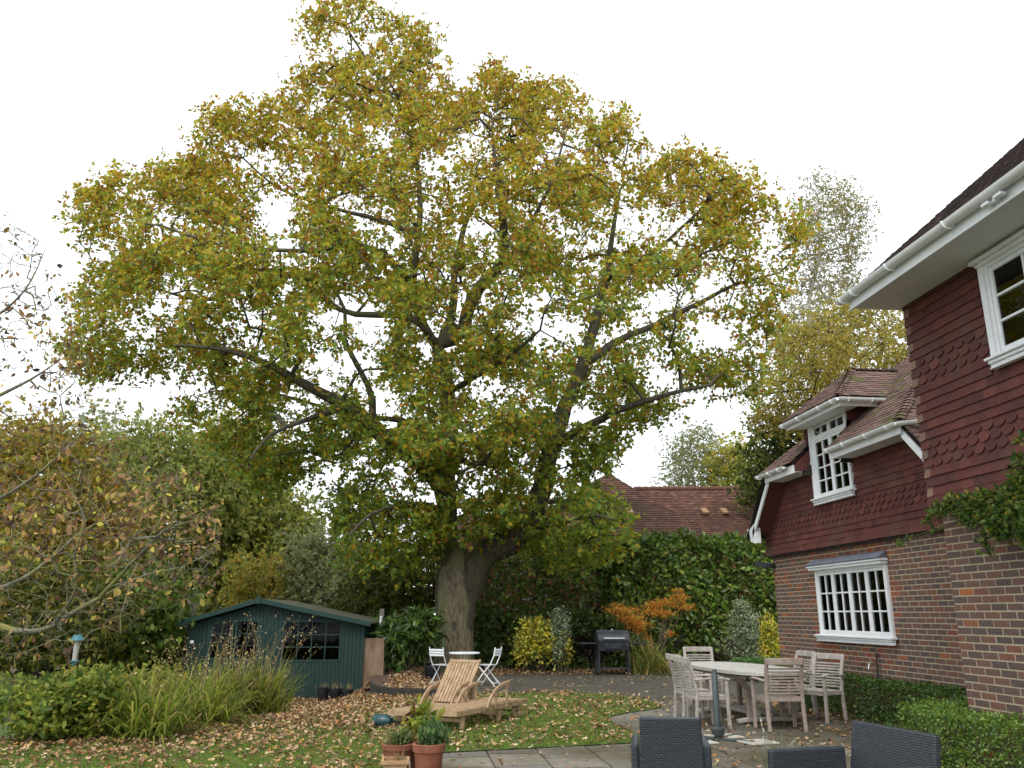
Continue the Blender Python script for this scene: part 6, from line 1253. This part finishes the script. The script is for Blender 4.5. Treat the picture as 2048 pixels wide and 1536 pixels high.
# =================================================================================== TURF BLADES AND FALLEN LEAVES
n = 95000; q = np.stack([rng.uniform(-5, 4.6, n), rng.uniform(7.0, 18.5, n)], 1); q = q[inpoly(q, LAWN)]
pr_ = np.clip(1.15 - (q[:, 1] - 8) / 14, .2, 1); q = q[rng.random(len(q)) < pr_]; n = len(q)
P = np.stack([q[:, 0], q[:, 1], .010 + gz(q[:, 0], q[:, 1])], 1); ax = rnd(n) * .55; ax[:, 2] = 1; patch = np.sin(q[:, 0] * 1.3 + 2) + np.sin(q[:, 1] * 1.1 + q[:, 0])
col = pick([((.16, .27, .024), 4), ((.23, .34, .034), 3), ((.32, .36, .055), 1.6), ((.38, .31, .11), .6)], n); BLD = (np.array([(0, .10, 0), (0, -.10, 0), (.6, .07, .06), (.6, -.07, .06), (1, 0, .16)]), np.array([(0, 1, 3), (0, 3, 2), (2, 3, 4)]))
tag(link('grass', leaves_mesh('grass', P, ax, rnd(n), rng.uniform(.028, .058, n), BLD, col), 'leaf'), 'short green lawn grass between the fallen leaves', 'grass', None, 'stuff')
def dens(x, y):
    d = np.zeros(len(x)); L_ = inpoly(np.stack([x, y], 1), LAWN)
    clump = .55 + .45 * np.sin(x * 2.1 + .7 * np.sin(y * 1.7)) * np.sin(y * 1.9 + x)
    d = np.where(L_, .07 + .38 * clump + .62 * S((.9 - x) / 2.6) * S((y - 9.2) / 3) * (.75 + .25 * clump) + .25 * S((y - 12) / 3) * S((2 - x) / 2) + .9 * S((y - 15) / 2) * S((.3 - x) / 1), d)
    bedm = inpoly(np.stack([x, y], 1), BEDP); d = np.where(bedm, 1.0, d)
    d = np.where(~L_ & ~bedm & (y > 16.4), .035 + .85 * S((y - 22.3) / 1.5) * (x > 1) + .35 * S((1.9 - x) / 1.2) * S((y - 18) / 3), d)
    pv = ~L_ & (y < 16.4) & (x > -.1); hd = np.abs(x - 6.55); d = np.where(pv, .03 + .85 * np.clip(1.15 - hd / .5, 0, 1) * (y > 9.3) * clump + .55 * (x > 3.9) * (y < 11.9) * (y > 8.0) * np.clip(clump - .45, 0, 1) * 1.6 + .10 * (x > 3) * (y > 8) * clump, d)
    d = np.where((x < -1.0) & (y > 17), 1.0, d); d = np.where((y > 24.6), .9 * (x > 0), d)
    return d
n = 170000; x_ = rng.uniform(-5, 10, n); y_ = rng.uniform(7.5, 26, n); kk = rng.random(n) < dens(x_, y_) * .62 * np.clip(1.25 - (y_ - 10) / 26, .5, 1); x_, y_ = x_[kk], y_[kk]; n = len(x_)
zb_ = gz(x_, y_); L_ = inpoly(np.stack([x_, y_], 1), LAWN); bm_ = inpoly(np.stack([x_, y_], 1), BEDP)
zz = zb_ + np.where(L_, .035, .008) + np.where(bm_, .13, 0) + np.where((y_ > 24.4), .0, 0) + rng.uniform(0, .025, n)
P = np.stack([x_, y_, zz], 1); nr = rnd(n) * .45; nr[:, 2] += 1; ax = rnd(n); ax[:, 2] *= .3
FAL = [((.33, .215, .11), 4), ((.43, .30, .165), 3), ((.24, .13, .07), 3), ((.14, .075, .045), 2), ((.36, .17, .06), 1.4), ((.52, .38, .25), 1.2), ((.40, .31, .08), .4)]
tag(link('fallen_leaves', leaves_mesh('fallen_leaves', P, ax, nr, rng.uniform(.045, .085, n), CURL, pick(FAL, n)), 'dry_leaf'), 'tan and brown fallen oak leaves strewn over lawn, bed and paving', 'leaves', None, 'stuff')
print('fallen', n)
